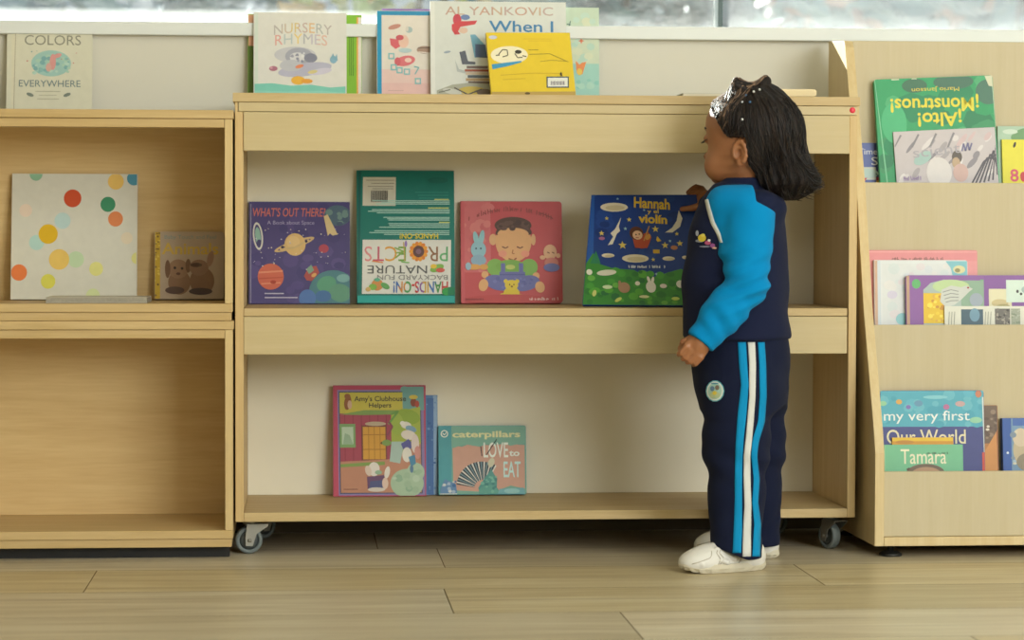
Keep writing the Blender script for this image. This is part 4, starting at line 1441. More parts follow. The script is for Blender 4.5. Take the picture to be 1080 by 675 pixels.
def a_blue(A):
    A.rect(515, 185, 545, 420, '#2f55a0').rect(545, 185, 700, 420, '#6f8fae').rect(550, 188, 700, 212, '#3f62a8').ell(590, 290, 40, 60, '#b9a98a').ell(575, 250, 26, 30, '#c9b9a0').ell(600, 330, 40, 30, '#8a7f6a').speckle(548, 200, 640, 350, 20, 4, 12, ['#9fb4c4', '#c9c4b0', '#7a8a9a'], 3).ell(532, 300, 4, 4, '#cfd6e0')


pbook(2, 'blue hardback at the right edge of the bottom rack tier', (1058.5, 441, 1130, 497), a_blue, K3, '#2f55a0', d=0.026, t=0.016)

# ------------------------------------------------------------------ the child: implicit surfaces meshed with surface nets


class Vox:
    def __init__(self, lo, hi, h):
        self.lo = np.array(lo, float)
        self.h = h
        self.n = np.ceil((np.array(hi, float)-self.lo)/h).astype(int)+1
        self.F = np.full(self.n, 0.5, np.float32)

    def sub(self, lo, hi):
        i0 = np.clip(np.floor((np.array(lo)-self.lo)/self.h).astype(int), 0, self.n-1)
        i1 = np.clip(np.ceil((np.array(hi)-self.lo)/self.h).astype(int)+1, 1, self.n)
        sl = tuple(slice(a, b) for a, b in zip(i0, i1))
        ax = [(self.lo[k]+self.h*np.arange(i0[k], i1[k])).astype(np.float32) for k in range(3)]
        return sl, ax[0][:, None, None], ax[1][None, :, None], ax[2][None, None, :]

    def union(self, fn, lo, hi, k=0.0):
        sl, x, y, z = self.sub(lo, hi)
        d = fn(x, y, z)
        a = self.F[sl]
        m = np.minimum(a, d)
        if k > 0:
            q = np.maximum(k-np.abs(a-d), 0)/k
            m = m-q*q*k*0.25
        self.F[sl] = m

    def cut(self, fn, lo, hi, k=0.0):
        sl, x, y, z = self.sub(lo, hi)
        d = -fn(x, y, z)
        a = self.F[sl]
        m = np.maximum(a, d)
        if k > 0:
            q = np.maximum(k-np.abs(a-d), 0)/k
            m = m+q*q*k*0.25
        self.F[sl] = m

    def limb(self, pts, rad, k=0.01):
        """chain of round cones"""
        for (p, q, r0, r1) in zip(pts[:-1], pts[1:], rad[:-1], rad[1:]):
            p, q = np.array(p, float), np.array(q, float)
            R = max(r0, r1)+k+2*self.h
            self.union(cone(p, q, r0, r1), np.minimum(p, q)-R, np.maximum(p, q)+R, k)

    def ball(self, c, r, k=0.01, rot=0.0):
        """ellipsoid with radii r in a frame turned by rot about z"""
        c = np.array(c, float)
        r = np.array(r if hasattr(r, '__len__') else (r, r, r), float)
        R = max(r)+k+2*self.h
        self.union(ellip(c, r, rot), c-R, c+R, k)

    def dent(self, c, r, k=0.01, rot=0.0):
        c = np.array(c, float)
        r = np.array(r if hasattr(r, '__len__') else (r, r, r), float)
        R = max(r)+k+2*self.h
        self.cut(ellip(c, r, rot), c-R, c+R, k)

    def mesh(self):
        F = self.F
        n = np.array(F.shape)
        ins = F < 0
        cell = np.zeros(n-1, np.int8)
        for dx in (0, 1):
            for dy in (0, 1):
                for dz in (0, 1):
                    cell += ins[dx:n[0]-1+dx, dy:n[1]-1+dy, dz:n[2]-1+dz]
        act = (cell > 0) & (cell < 8)
        idx = np.argwhere(act)
        vid = np.full(act.shape, -1, np.int64)
        vid[act] = np.arange(len(idx))
        acc = np.zeros((len(idx), 3))
        cnt = np.zeros(len(idx))
        cor = [(0, 0, 0), (1, 0, 0), (0, 1, 0), (1, 1, 0), (0, 0, 1), (1, 0, 1), (0, 1, 1), (1, 1, 1)]
        edges = [(0, 1), (2, 3), (4, 5), (6, 7), (0, 2), (1, 3), (4, 6), (5, 7), (0, 4), (1, 5), (2, 6), (3, 7)]
        vals = [F[idx[:, 0]+c[0], idx[:, 1]+c[1], idx[:, 2]+c[2]].astype(float) for c in cor]
        for a, b in edges:
            va, vb = vals[a], vals[b]
            m = (va < 0) != (vb < 0)
            t = np.where(m, va/np.where(m, va-vb, 1), 0)
            ca, cb = np.array(cor[a]), np.array(cor[b])
            acc[m] += (ca+(cb-ca)*t[:, None])[m]
            cnt += m
        P = self.lo+self.h*(idx+acc/np.maximum(cnt, 1)[:, None])
        quads = []
        for ax in range(3):
            o = [1, 1, 1]
            o[ax] = 0
            b, c = [k for k in range(3) if k != ax]
            sl0 = [slice(1, None)]*3
            A = np.take(F, range(0, n[ax]-1), axis=ax) < 0
            B = np.take(F, range(1, n[ax]), axis=ax) < 0
            ch = np.argwhere(A != B)
            sg = A[ch[:, 0], ch[:, 1], ch[:, 2]]
            ok = (ch[:, b] > 0) & (ch[:, c] > 0) & (ch[:, b] < n[b]-1) & (ch[:, c] < n[c]-1)
            ch, sg = ch[ok], sg[ok]
            def V(db, dc):
                q = ch.copy()
                q[:, b] -= db
                q[:, c] -= dc
                return vid[q[:, 0], q[:, 1], q[:, 2]]
            Q = np.stack([V(1, 1), V(0, 1), V(0, 0), V(1, 0)], 1)
            fl = sg if ax != 1 else ~sg
            Q[~fl] = Q[~fl][:, ::-1]
            quads.append(Q)
        return P, np.concatenate(quads)


def cone(p, q, r0, r1):
    d = q-p
    L2 = float(d@d)
    def f(x, y, z):
        t = np.clip(((x-p[0])*d[0]+(y-p[1])*d[1]+(z-p[2])*d[2])/L2, 0, 1)
        return np.sqrt((x-p[0]-t*d[0])**2+(y-p[1]-t*d[1])**2+(z-p[2]-t*d[2])**2)-(r0+(r1-r0)*t)
    return f


def ellip(c, r, rot=0.0):
    cr, sr = math.cos(rot), math.sin(rot)
    def f(x, y, z):
        u, v, w = x-c[0], y-c[1], z-c[2]
        a, b = u*cr+v*sr, -u*sr+v*cr
        k0 = np.sqrt((a/r[0])**2+(b/r[1])**2+(w/r[2])**2)
        k1 = np.sqrt((a/r[0]**2)**2+(b/r[1]**2)**2+(w/r[2]**2)**2)+1e-6
        return k0*(k0-1)/k1
    return f


def loft(frame, zs, front, back, side, cen=None, pw=2.0):
    """stacked ovals: forward / backward / sideways reach by height, in a frame (origin xy, forward xy, left xy)"""
    o, fw, lf = frame
    zs = np.array(zs)
    def f(x, y, z):
        zz_ = np.clip(z, zs[0], zs[-1])
        af, ab, sb = np.interp(zz_, zs, front), np.interp(zz_, zs, back), np.interp(zz_, zs, side)
        c = np.interp(zz_, zs, cen) if cen is not None else 0
        u, v = x-o[0], y-o[1]
        a = u*fw[0]+v*fw[1]-c
        b = u*lf[0]+v*lf[1]
        ra = np.where(a > 0, af, ab)
        q = (np.abs(a/ra)**pw+np.abs(b/sb)**pw)**(1.0/pw)
        d = (q-1)*np.minimum(ra, sb)
        return np.maximum(d, np.maximum(z-zs[-1], zs[0]-z)).astype(np.float32)
    return f


def frame(o, phi):
    """facing -X turned by phi towards the wall"""
    c, s = math.cos(RAD(phi)), math.sin(RAD(phi))
    return (o, (-c, s), (-s, -c))


def fp(fr, a, b, z):
    o, f, l = fr
    return np.array([o[0]+a*f[0]+b*l[0], o[1]+a*f[1]+b*l[1], z])


def net(vox, name, parent, mats, pick=None, smooth_it=2, post=None):
    P, Q = vox.mesh()
    if post is not None:
        P = post(P)
    me = bpy.data.meshes.new(name)
    me.from_pydata(P.tolist(), [], Q.tolist())
    for m in mats:
        me.materials.append(m)
    bm = bmesh.new()
    bm.from_mesh(me)
    for _ in range(smooth_it):
        bmesh.ops.smooth_vert(bm, verts=bm.verts, factor=0.5, use_axis_x=True, use_axis_y=True, use_axis_z=True)
    bmesh.ops.recalc_face_normals(bm, faces=bm.faces)
    bm.to_mesh(me)
    bm.free()
    if pick is not None:
        cen = np.array([p.center[:] for p in me.polygons])
        me.polygons.foreach_set('material_index', pick(cen).astype(np.int32))
    me.polygons.foreach_set('use_smooth', [True]*len(me.polygons))
    me.update()
    o = bpy.data.objects.new(name, me)
    COL.objects.link(o)
    if parent is not None:
        o.parent = parent
        o.matrix_parent_inverse = parent.matrix_world.inverted()
    return o


def G(x, y, Y):
    return np.array(at_y(x, y, Y))


def bvh(o):
    me = o.data
    return BVHTree.FromPolygons([v.co[:] for v in me.vertices], [p.vertices[:] for p in me.polygons])


def hit(trees, x, y, off):
    """first surface seen along a sight line, lifted along its normal"""
    d = Vector(_ray(x, y)).normalized()
    best = None
    for t in trees:
        h = t.ray_cast(Vector(CAM), d)
        if h[0] is not None and (best is None or h[3] < best[3]):
            best = h
    if best is None:
        return None
    n = best[1]
    if n.dot(d) > 0:
        n = -n
    return best[0]+n*off


def ribbon(name, parent, trees, left, right, mat, off=0.0012, n=40, cross=4):
    """a band of cloth lying on a surface between two edge curves"""
    def curve(pts):
        ys = [p[1] for p in pts]
        return lambda t: (float(np.interp(ys[0]+(ys[-1]-ys[0])*t, ys, [p[0] for p in pts])), ys[0]+(ys[-1]-ys[0])*t)
    cl, cr = curve(left), curve(right)
    vs, fs = [], []
    rows = []
    for i in range(n+1):
        t = i/n
        a, b = cl(t), cr(t)
        row = []
        for k in range(cross+1):
            u = k/cross
            h = hit(trees, a[0]+(b[0]-a[0])*u, a[1]+(b[1]-a[1])*u, off)
            row.append(h)
        lim = 0.0062*math.hypot(b[0]-a[0], b[1]-a[1])/cross+0.0015
        if all(h is not None for h in row) and all((row[k+1]-row[k]).length < lim for k in range(cross)) and (not rows or (row[0]-rows[-1][0]).length < 0.012):
            rows.append(row)
    for row in rows:
        vs += row
    c = cross+1
    for i in range(len(rows)-1):
        for k in range(cross):
            fs.append((i*c+k, i*c+k+1, (i+1)*c+k+1, (i+1)*c+k))
    mb = MB()
    mb.add(vs, fs, mat, smooth=True)
    o = mb.build(name, None, fix=False)
    sm = o.modifiers.new('thick', 'SOLIDIFY')
    sm.thickness = 0.0012
    sm.offset = 0
    o.parent = parent
    o.matrix_parent_inverse = parent.matrix_world.inverted()
    return o


def spots(name, parent, trees, blobs, off=0.0015):
    """embroidered dots on cloth: (px, py, rx, ry, colour)"""
    mb = MB()
    for j, (x, y, rx, ry, c) in enumerate(blobs):
        ring = [hit(trees, x, y, off+0.00012*j)]
        for k in range(14):
            a = 2*PI*k/14
            ring.append(hit(trees, x+rx*math.cos(a), y+ry*math.sin(a), off+0.00012*j))
        if any(r is None for r in ring):
            continue
        mb.add(ring, [(0, 1+k, 1+(k+1) % 14) for k in range(14)], plain('thread', c, 0.7))
    o = mb.build(name, None, fix=False)
    o.parent = parent
    o.matrix_parent_inverse = parent.matrix_world.inverted()
    return o


def skin_mat():
    m, nt, b = nmat('skin')
    b.inputs['Base Color'].default_value = rgb('#b5805c')
    b.inputs['Roughness'].default_value = 0.48
    setin(b, 'Subsurface Weight', 0.12)
    setin(b, 'Subsurface Radius', (0.01, 0.004, 0.002))
    nz = nt.nodes.new('ShaderNodeTexNoise')
    nz.inputs['Scale'].default_value = 22
    tc = nt.nodes.new('ShaderNodeTexCoord')
    nt.links.new(tc.outputs['Object'], nz.inputs['Vector'])
    mx = nt.nodes.new('ShaderNodeMix')
    mx.data_type = 'RGBA'
    mx.inputs[6].default_value = rgb('#93603c')
    mx.inputs[7].default_value = rgb('#a06a46')
    nt.links.new(nz.outputs['Fac'], mx.inputs[0])
    nt.links.new(mx.outputs[2], b.inputs['Base Color'])
    return m


SKIN = skin_mat()
LIPS = plain('lips', '#8f4c44', 0.4)


def fabric(name, c, scale=900, bump=0.25, sheen=0.03):
    return plain(name, c, 0.85, var=0.08, scale=scale, bump=bump, spec=0.12, sheen=sheen)


NAVY = fabric('navy_jersey', '#191f3a')
NAVY2 = fabric('navy_trouser_jersey', '#161c34')
BLUE = fabric('bright_blue_jersey', '#0083c0')
STRB = fabric('blue_stripe_tape', '#0f88bd')
STRW = fabric('white_stripe_tape', '#cfd0cc')

YC = -0.15
O = G(777, 330, YC)
TF = frame((O[0], O[1]), 25)
HO = G(789, 150, YC)
HF = frame((HO[0], HO[1]), 35)
person = empty('person', (float(O[0]), float(O[1]), 0.0))
tag(person, 'dark-haired small child in navy and blue tracksuit standing at the bookshelf', 'person')
bpy.context.view_layer.update()

# joints
L_SH, L_EL, L_WR = G(791, 224, -0.235), G(787, 300, -0.262), G(738, 362, -0.268)
R_SH = fp(TF, -0.005, -0.088, 0.655)
R_WR = G(747, 212, 0.105)
R_EL = np.array([(R_SH[0]+R_WR[0])/2+0.03, (R_SH[1]+R_WR[1])/2+0.01, 0.585])
L_HIP, L_KN, L_AN = G(781, 425, -0.205), G(777, 492, -0.224), G(779, 580, -0.262)
R_HIP, R_KN, R_AN = G(790, 425, -0.095), G(794, 492, -0.084), G(797, 580, -0.078)

# ---- head profile shared by skin and hair
HZ = [0.700, 0.711, 0.718, 0.730, 0.745, 0.764, 0.785, 0.800, 0.815, 0.835, 0.852, 0.868, 0.880, 0.888]
H_F = [0.030, 0.050, 0.060, 0.069, 0.0735, 0.0750, 0.0745, 0.0775, 0.0805, 0.0795, 0.072, 0.056, 0.035, 0.010]
H_B = [0.020, 0.026, 0.030, 0.042, 0.058, 0.074, 0.085, 0.090, 0.092, 0.089, 0.080, 0.062, 0.038, 0.010]
H_S = [0.018, 0.030, 0.040, 0.053, 0.062, 0.067, 0.069, 0.070, 0.070, 0.067, 0.060, 0.047, 0.028, 0.008]
head = loft(HF, HZ, H_F, H_B, H_S, pw=2.15)


def hp(a, b, z):
    return fp(HF, a, b, z)


# ---- skin
bd = Vox((0.78, -0.34, 0.0), (1.09, 0.21, 0.90), 0.0020)
bd.union(head, (HO[0]-0.12, HO[1]-0.12, 0.69), (HO[0]+0.12, HO[1]+0.12, 0.895))
hrot = math.pi-RAD(35)
for s in (-1, 1):
    bd.ball(hp(0.044, 0.033*s, 0.743), (0.026, 0.025, 0.026), 0.02)         # cheeks
    bd.dent(hp(0.083, 0.029*s, 0.797), (0.015, 0.013, 0.009), 0.012, hrot)  # eye sockets
    bd.ball(hp(0.0645, 0.029*s, 0.796), (0.0125, 0.0125, 0.0105), 0.004)     # lids over the eyes
    # ear: rim, lobe, hollow
    def E(u, v, w, s=s):      # u along the head, v up, w outwards from the ear's own plane
        return hp(-0.014+u-0.35*w, s*(0.0655+0.9*w), 0.7665+v)
    bd.ball(E(0, 0, 0), (0.0125, 0.0065, 0.0205), 0.004, hrot)
    rim = [E(0.0125*math.cos(RAD(a_))*(1.0 if a_ < 200 else 0.9), 0.0215*math.sin(RAD(a_)), 0.0055) for a_ in (-20, 15, 45, 75, 105, 135, 165, 195, 225)]
    bd.limb(rim, [0.0030, 0.0036, 0.0040, 0.0042, 0.0044, 0.0044, 0.0042, 0.0040, 0.0046], 0.003)
    bd.limb([E(-0.003, 0.010, 0.004), E(-0.0055, 0.001, 0.005), E(-0.003, -0.008, 0.004)], [0.0026, 0.0030, 0.0030], 0.002)
    bd.ball(E(0.000, -0.0185, 0.003), (0.0065, 0.0050, 0.0065), 0.004)
    bd.ball(E(0.0105, -0.003, 0.0035), 0.0042, 0.004)
    bd.dent(E(0.003, -0.001, 0.0075), (0.0062, 0.0072, 0.0090), 0.002, hrot)
bd.ball(hp(0.0815, 0, 0.764), (0.0095, 0.0095, 0.0085), 0.012)
bd.ball(hp(0.076, 0.008, 0.762), 0.006, 0.006)
bd.ball(hp(0.076, -0.008, 0.762), 0.006, 0.006)
bd.ball(hp(0.075, 0, 0.745), (0.009, 0.017, 0.0045), 0.006, hrot)
bd.ball(hp(0.0735, 0, 0.7365), (0.0085, 0.014, 0.0045), 0.006, hrot)
bd.ball(hp(0.062, 0, 0.722), (0.012, 0.014, 0.009), 0.012)
bd.limb([hp(-0.012, 0, 0.745), fp(TF, -0.012, 0, 0.68)], [0.036, 0.040], 0.02)
# trunk, arms, legs (mostly under the clothes)
bd.union(loft(TF, [0.30, 0.42, 0.50, 0.56, 0.63, 0.665, 0.69], [0.06, 0.070, 0.078, 0.074, 0.064, 0.055, 0.030], [0.06, 0.070, 0.070, 0.068, 0.064, 0.055, 0.030], [0.07, 0.080, 0.082, 0.082, 0.083, 0.078, 0.045]), (O[0]-0.13, O[1]-0.13, 0.29), (O[0]+0.13, O[1]+0.13, 0.70), 0.02)
bd.limb([L_SH+np.array([-0.004, 0.012, -0.02]), L_EL, L_WR], [0.027, 0.025, 0.0195], 0.015)
bd.limb([R_SH, R_EL, R_WR], [0.030, 0.026, 0.0195], 0.015)
bd.limb([L_HIP, L_KN, L_AN], [0.042, 0.034, 0.018], 0.02)
bd.limb([R_HIP, R_KN, R_AN], [0.042, 0.034, 0.018], 0.02)
def foot(an, heel, toe):
    h_, t_ = at_z(*heel, 0.0), at_z(*toe, 0.0)
    p, q = h_+(t_-h_)*0.30, h_+(t_-h_)*0.72
    bd.limb([an, np.array([p[0], p[1], 0.030]), np.array([q[0], q[1], 0.022])], [0.018, 0.014, 0.010], 0.004)


foot(L_AN, (806, 600), (717.5, 604.5))
foot(R_AN, (820.5, 589), (734, 583.5))

# left hand, hanging half closed with the back of the hand outwards
px2m = 1/573.0
dv = np.array([-0.62, 0.0, -0.78])          # along the forearm
pv = np.array([-0.78, 0.0, 0.62])           # towards the thumb side
yv = np.array([0.0, 1.0, 0.0])
W0 = L_WR
bd.limb([W0-dv*0.01, W0+dv*0.010], [0.0185, 0.0170], 0.008)
for o_, L in ((0.0165, 0.95), (0.0055, 1.0), (-0.0055, 0.96), (-0.0160, 0.82)):
    K = W0+dv*(0.0215-0.0015*abs(o_)/0.0165)+pv*o_-yv*0.0085
    bd.limb([W0+dv*0.004+pv*o_*0.7, K], [0.0105, 0.0066], 0.004)
    a = K+dv*0.0165*L+yv*0.003
    b = a+dv*0.003+yv*0.0130*L
    c = b-dv*0.011*L+yv*0.005
    bd.limb([K, a, b, c], [0.0064, 0.0057, 0.0053, 0.0047], 0.0006)
tb = W0+dv*0.004+pv*0.016+yv*0.004
bd.limb([tb, tb+dv*0.012+pv*0.006+yv*0.006, tb+dv*0.024+pv*0.002+yv*0.012, tb+dv*0.032-pv*0.006+yv*0.014], [0.0088, 0.0075, 0.0064, 0.0054], 0.003)

# right hand on the top corner of the dark blue book: fingers behind the top edge, thumb in front
bpy.context.view_layer.update()
BOOK_C = hb.matrix_world @ Vector(max((v.co[:] for v in hb.children[0].data.vertices), key=lambda q: q[0]+q[2]-abs(q[1]+0.009)*50))
YB_ = BOOK_C[1]


def HB(x, y, dy):
    return G(x, y, YB_+dy)


bd.limb([R_WR, HB(741, 207, 0.010)], [0.0180, 0.0150], 0.008)
for k, (kx, ky, mx_, my_, ex, ey) in enumerate(((740, 199.5, 734, 197.5, 728.5, 200.5), (738, 200, 731.5, 199, 726, 203), (737, 202, 730, 202.5, 725.5, 208), (737.5, 206, 731, 207.5, 727, 213))):
    d = 0.010*k
    bd.limb([HB(742, 205, 0.016), HB(kx, ky, 0.036-d), HB(mx_, my_, 0.044-d), HB(ex, ey, 0.040-d)], [0.0100, 0.0072, 0.0062, 0.0052], 0.001)
bd.limb([HB(743, 211, -0.002), HB(738, 217.5, -0.022), HB(729.5, 219.5, -0.020), HB(719.5, 220.5, -0.0125)], [0.0090, 0.0074, 0.0062, 0.0052], 0.002)


def pick_skin(c):
    a = (c[:, 0]-HO[0])*HF[1][0]+(c[:, 1]-HO[1])*HF[1][1]
    b = (c[:, 0]-HO[0])*HF[2][0]+(c[:, 1]-HO[1])*HF[2][1]
    lip = (a > 0.066) & (np.abs(b) < 0.0165*(1-np.abs(c[:, 2]-0.741)/0.013)) & (np.abs(c[:, 2]-0.741) < 0.0095)
    return np.where(lip, 1, 0)


body = net(bd, 'body', person, [SKIN, LIPS], pick_skin, 1)
bt = bvh(body)
# lashes and brows
dk = plain('lash_hair', '#1c1412', 0.5)


def onhead(a0, b, z, off):
    d = Vector(hp(-1, b*0.0, z)-hp(0, b*0.0, z)).normalized()
    h = bt.ray_cast(Vector(hp(0.16, b, z)), d)
    return (h[0]-d*off) if h[0] is not None else None


for s in (-1, 1):
    pts = [onhead(0, s*(0.017+0.026*t), 0.7945-0.004*math.sin(PI*t), 0.0008) for t in np.linspace(0, 1, 9)]
    mb = MB()
    mb.tube([p for p in pts if p is not None], [0.0007+0.0008*math.sin(PI*i/8) for i in range(len([p for p in pts if p is not None]))], dk, 6)
    for t in np.linspace(0.15, 1, 8):
        p = onhead(0, s*(0.017+0.026*t), 0.7945-0.004*math.sin(PI*t), 0.0008)
        if p is not None:
            q = p+Vector(hp(0.006, s*0.003*t, 0.786)-hp(0, 0, 0.789))
            mb.tube([p, p*0.5+q*0.5+Vector((0, 0, -0.0006)), q], [0.0005, 0.0004, 0.0002], dk, 4)
    o = mb.build('eyelashes', body)
    mb = MB()
    pts = [onhead(0, s*(0.013+0.030*t), 0.8115+0.005*math.sin(PI*t*0.8), 0.0002) for t in np.linspace(0, 1, 8)]
    pts = [p for p in pts if p is not None]
    mb.tube(pts, [0.0012+0.0011*math.sin(PI*i/7) for i in range(len(pts))], dk, 6)
    mb.build('eyebrow', body)

# ---- jacket trunk with collar and back yoke


def ripple(P, amp, fx, fy, fz, seed=0.0):
    return amp*(np.sin(P[:, 0]*fx+P[:, 2]*fz*0.6+seed)*np.sin(P[:, 2]*fz+P[:, 1]*fy+1.7*seed)+0.5*np.sin(P[:, 2]*fz*2.1+P[:, 0]*fx*1.7+seed*2))


def wrinkle(amp, fx, fy, fz, cx, cy, seed=0.0, mask=None):
    def post(P):
        w = ripple(P, amp, fx, fy, fz, seed)
        if mask is not None:
            w = w*mask(P)
        d = np.stack([P[:, 0]-cx, P[:, 1]-cy, np.zeros(len(P))], 1)
        L = np.linalg.norm(d, axis=1)[:, None]+1e-6
        return P+d/L*w[:, None]
    return post


JZ = [0.4220, 0.428, 0.440, 0.471, 0.524, 0.567, 0.629, 0.660, 0.680, 0.693, 0.704, 0.712]
jk = Vox((0.80, -0.30, 0.41), (1.14, 0.08, 0.74), 0.0026)
jk.union(loft(TF, JZ, [0.096, 0.0985, 0.098, 0.098, 0.1005, 0.096, 0.083, 0.075, 0.066, 0.056, 0.048, 0.042],
              [0.096, 0.0985, 0.098, 0.094, 0.0945, 0.094, 0.090, 0.085, 0.076, 0.064, 0.050, 0.042],
              [0.100, 0.103, 0.103, 0.103, 0.105, 0.104, 0.104, 0.101, 0.090, 0.074, 0.056, 0.046], pw=2.2), (0.7, -0.4, 0.4), (1.2, 0.2, 0.75))
jk.union(loft(HF, [0.690, 0.700, 0.716, 0.722], [0.046, 0.047, 0.050, 0.048], [0.052, 0.054, 0.056, 0.054], [0.052, 0.053, 0.054, 0.052]), (HO[0]-0.09, HO[1]-0.09, 0.68), (HO[0]+0.09, HO[1]+0.09, 0.73), 0.012)
jk.ball(G(811, 221, -0.185), (0.032, 0.046, 0.030), 0.02)
jk.ball(G(804, 216, -0.215), (0.027, 0.034, 0.026), 0.015)
jk.ball(fp(TF, -0.012, 0.060, 0.668), (0.045, 0.05, 0.030), 0.02)
jacket = net(jk, 'jacket', person, [NAVY], None, 2, wrinkle(0.0022, 26, 30, 34, O[0], O[1], 0.7))
tag(jacket, 'navy zip tracksuit jacket with bright blue sleeves')

# ---- sleeves
def bend_folds(cz, n, amp):
    def post(P):
        c = np.array([np.interp(P[:, 2], [L_WR[2], L_EL[2], L_SH[2]], [L_WR[k], L_EL[k], L_SH[k]]) for k in range(2)]).T
        d = np.stack([P[:, 0]-c[:, 0], P[:, 1]-c[:, 1], np.zeros(len(P))], 1)
        L = np.linalg.norm(d, axis=1)[:, None]+1e-6
        w = amp*np.exp(-((P[:, 2]-cz)/0.05)**2)*np.sin((P[:, 2]-0.45*(P[:, 0]-c[:, 0]))*n)
        w += ripple(P, 0.0016, 40, 30, 42, 2.2)
        w += 0.0022*np.exp(-((P[:, 2]-L_WR[2]-0.035)/0.03)**2)*np.sin((P[:, 2]+0.7*(P[:, 0]-c[:, 0]))*230)
        return P+d/L*w[:, None]
    return post


lv = Vox((0.82, -0.345, 0.39), (1.06, -0.12, 0.72), 0.0024)
wr2 = L_WR+(L_EL-L_WR)*0.06
lv.limb([L_SH, L_SH+(L_EL-L_SH)*0.5, L_EL, L_EL+(wr2-L_EL)*0.55, wr2], [0.049, 0.0425, 0.0385, 0.0365, 0.0285], 0.012)
lv.ball(G(772, 213, -0.215), (0.034, 0.034, 0.024), 0.03)
lv.ball(G(760.5, 214, -0.205), (0.023, 0.036, 0.024), 0.03)
lv.ball(G(764, 219, -0.222), 0.021, 0.02)
lv.limb([G(760, 216, -0.205), G(766.5, 236, -0.215), G(772, 262, -0.235)], [0.023, 0.025, 0.024], 0.02)
# flat cuff end
def beyond(p, n):
    return lambda x, y, z: -((x-p[0])*n[0]+(y-p[1])*n[1]+(z-p[2])*n[2])


fd = (L_WR-L_EL)/np.linalg.norm(L_WR-L_EL)
lv.cut(beyond(L_WR-fd*0.002, fd), L_WR-0.06, L_WR+0.06, 0.002)
# the yoke seam at the back of the shoulder
ys = G(790, 205, -0.2)
lv.cut(lambda x, y, z: np.maximum(ys[0]-x, G(790, 213, -0.2)[2]-0.45*(x-ys[0])-z), (ys[0]-0.02, -0.35, 0.62), (ys[0]+0.1, -0.1, 0.73), 0.003)
lsl = net(lv, 'sleeve', jacket, [BLUE], None, 2, bend_folds(L_EL[2]+0.005, 190, 0.0032))
tag(lsl, 'bright blue sleeve nearest the room')
rv = Vox((0.80, -0.13, 0.52), (1.06, 0.16, 0.74), 0.0028)
rv.limb([R_SH, R_EL, R_WR+(R_EL-R_WR)*0.10], [0.045, 0.037, 0.0275], 0.012)
rsl = net(rv, 'sleeve', jacket, [NAVY], None, 2)
jt, st_ = bvh(jacket), bvh(lsl)
ribbon('piping', jacket, [jt, st_], [(744.2, 211), (746, 221), (750, 236), (756, 247), (760, 256)], [(747.2, 210), (749.5, 219), (754, 234), (760, 246), (762.5, 256)], STRW, 0.0012, 24, 2)
spots('chest_emblem', jacket, [jt], [(738.5, 254, 4.5, 1.6, '#8f94a6'), (736, 246, 1.6, 3.0, '#a9aec0'), (741, 251, 4.2, 4.0, '#d8c23c'), (742, 248, 2.2, 1.6, '#e3d460'), (747, 256, 3.2, 2.2, '#b4527a'), (752, 259, 2.6, 2.4, '#8a4a86'), (748.5, 253.5, 1.6, 1.4, '#d9dada'), (754, 261.5, 2.4, 1.0, '#c9a08a'), (744, 260, 5.5, 0.9, '#7f859c')])

# ---- trousers
tz = Vox((0.82, -0.31, 0.02), (1.12, 0.03, 0.46), 0.0028)
tz.union(loft(TF, [0.300, 0.33, 0.37, 0.40, 0.445], [0.076, 0.084, 0.088, 0.088, 0.086], [0.080, 0.090, 0.094, 0.092, 0.088], [0.090, 0.096, 0.098, 0.097, 0.092], cen=[-0.010, -0.008, -0.006, -0.006, -0.004]), (0.8, -0.32, 0.28), (1.15, 0.05, 0.46))
tz.limb([G(779, 418, -0.203), G(776, 470, -0.215), G(777, 520, -0.232), G(776, 597, -0.264)], [0.066, 0.055, 0.0455, 0.0490], 0.035)
tz.limb([G(793, 418, -0.100), G(794, 470, -0.090), G(795, 520, -0.082), G(796, 592, -0.074)], [0.064, 0.054, 0.0450, 0.0480], 0.035)
tz.cut(lambda x, y, z: z-0.0245-np.where(y < -0.16, 0.38*np.maximum(0.935-x, 0), 0), (0.7, -0.4, 0.0), (1.2, 0.1, 0.08), 0.003)


def trouser_folds(P):
    near = P[:, 1] < -0.15
    c = np.array([np.where(near, np.interp(P[:, 2], [0.0, 0.30], [L_AN[k], L_HIP[k]]), np.interp(P[:, 2], [0.0, 0.30], [R_AN[k], R_HIP[k]])) for k in range(2)]).T
    hipw = np.clip((P[:, 2]-0.24)/0.1, 0, 1)
    c = c*(1-hipw[:, None])+hipw[:, None]*np.array([O[0], O[1]])
    d = np.stack([P[:, 0]-c[:, 0], P[:, 1]-c[:, 1], np.zeros(len(P))], 1)
    L = np.linalg.norm(d, axis=1)[:, None]+1e-6
    w = ripple(P, 0.0017, 30, 24, 26, 1.1)
    w += 0.0022*np.exp(-((P[:, 2]-0.20)/0.055)**2)*np.sin((P[:, 2]+0.5*(P[:, 0]-c[:, 0]))*120)
    w += 0.0018*np.exp(-((P[:, 2]-0.07)/0.035)**2)*np.sin((P[:, 2]-0.6*(P[:, 0]-c[:, 0]))*150+0.8)*np.sin(P[:, 0]*60+P[:, 1]*35)
    return P+d/L*w[:, None]


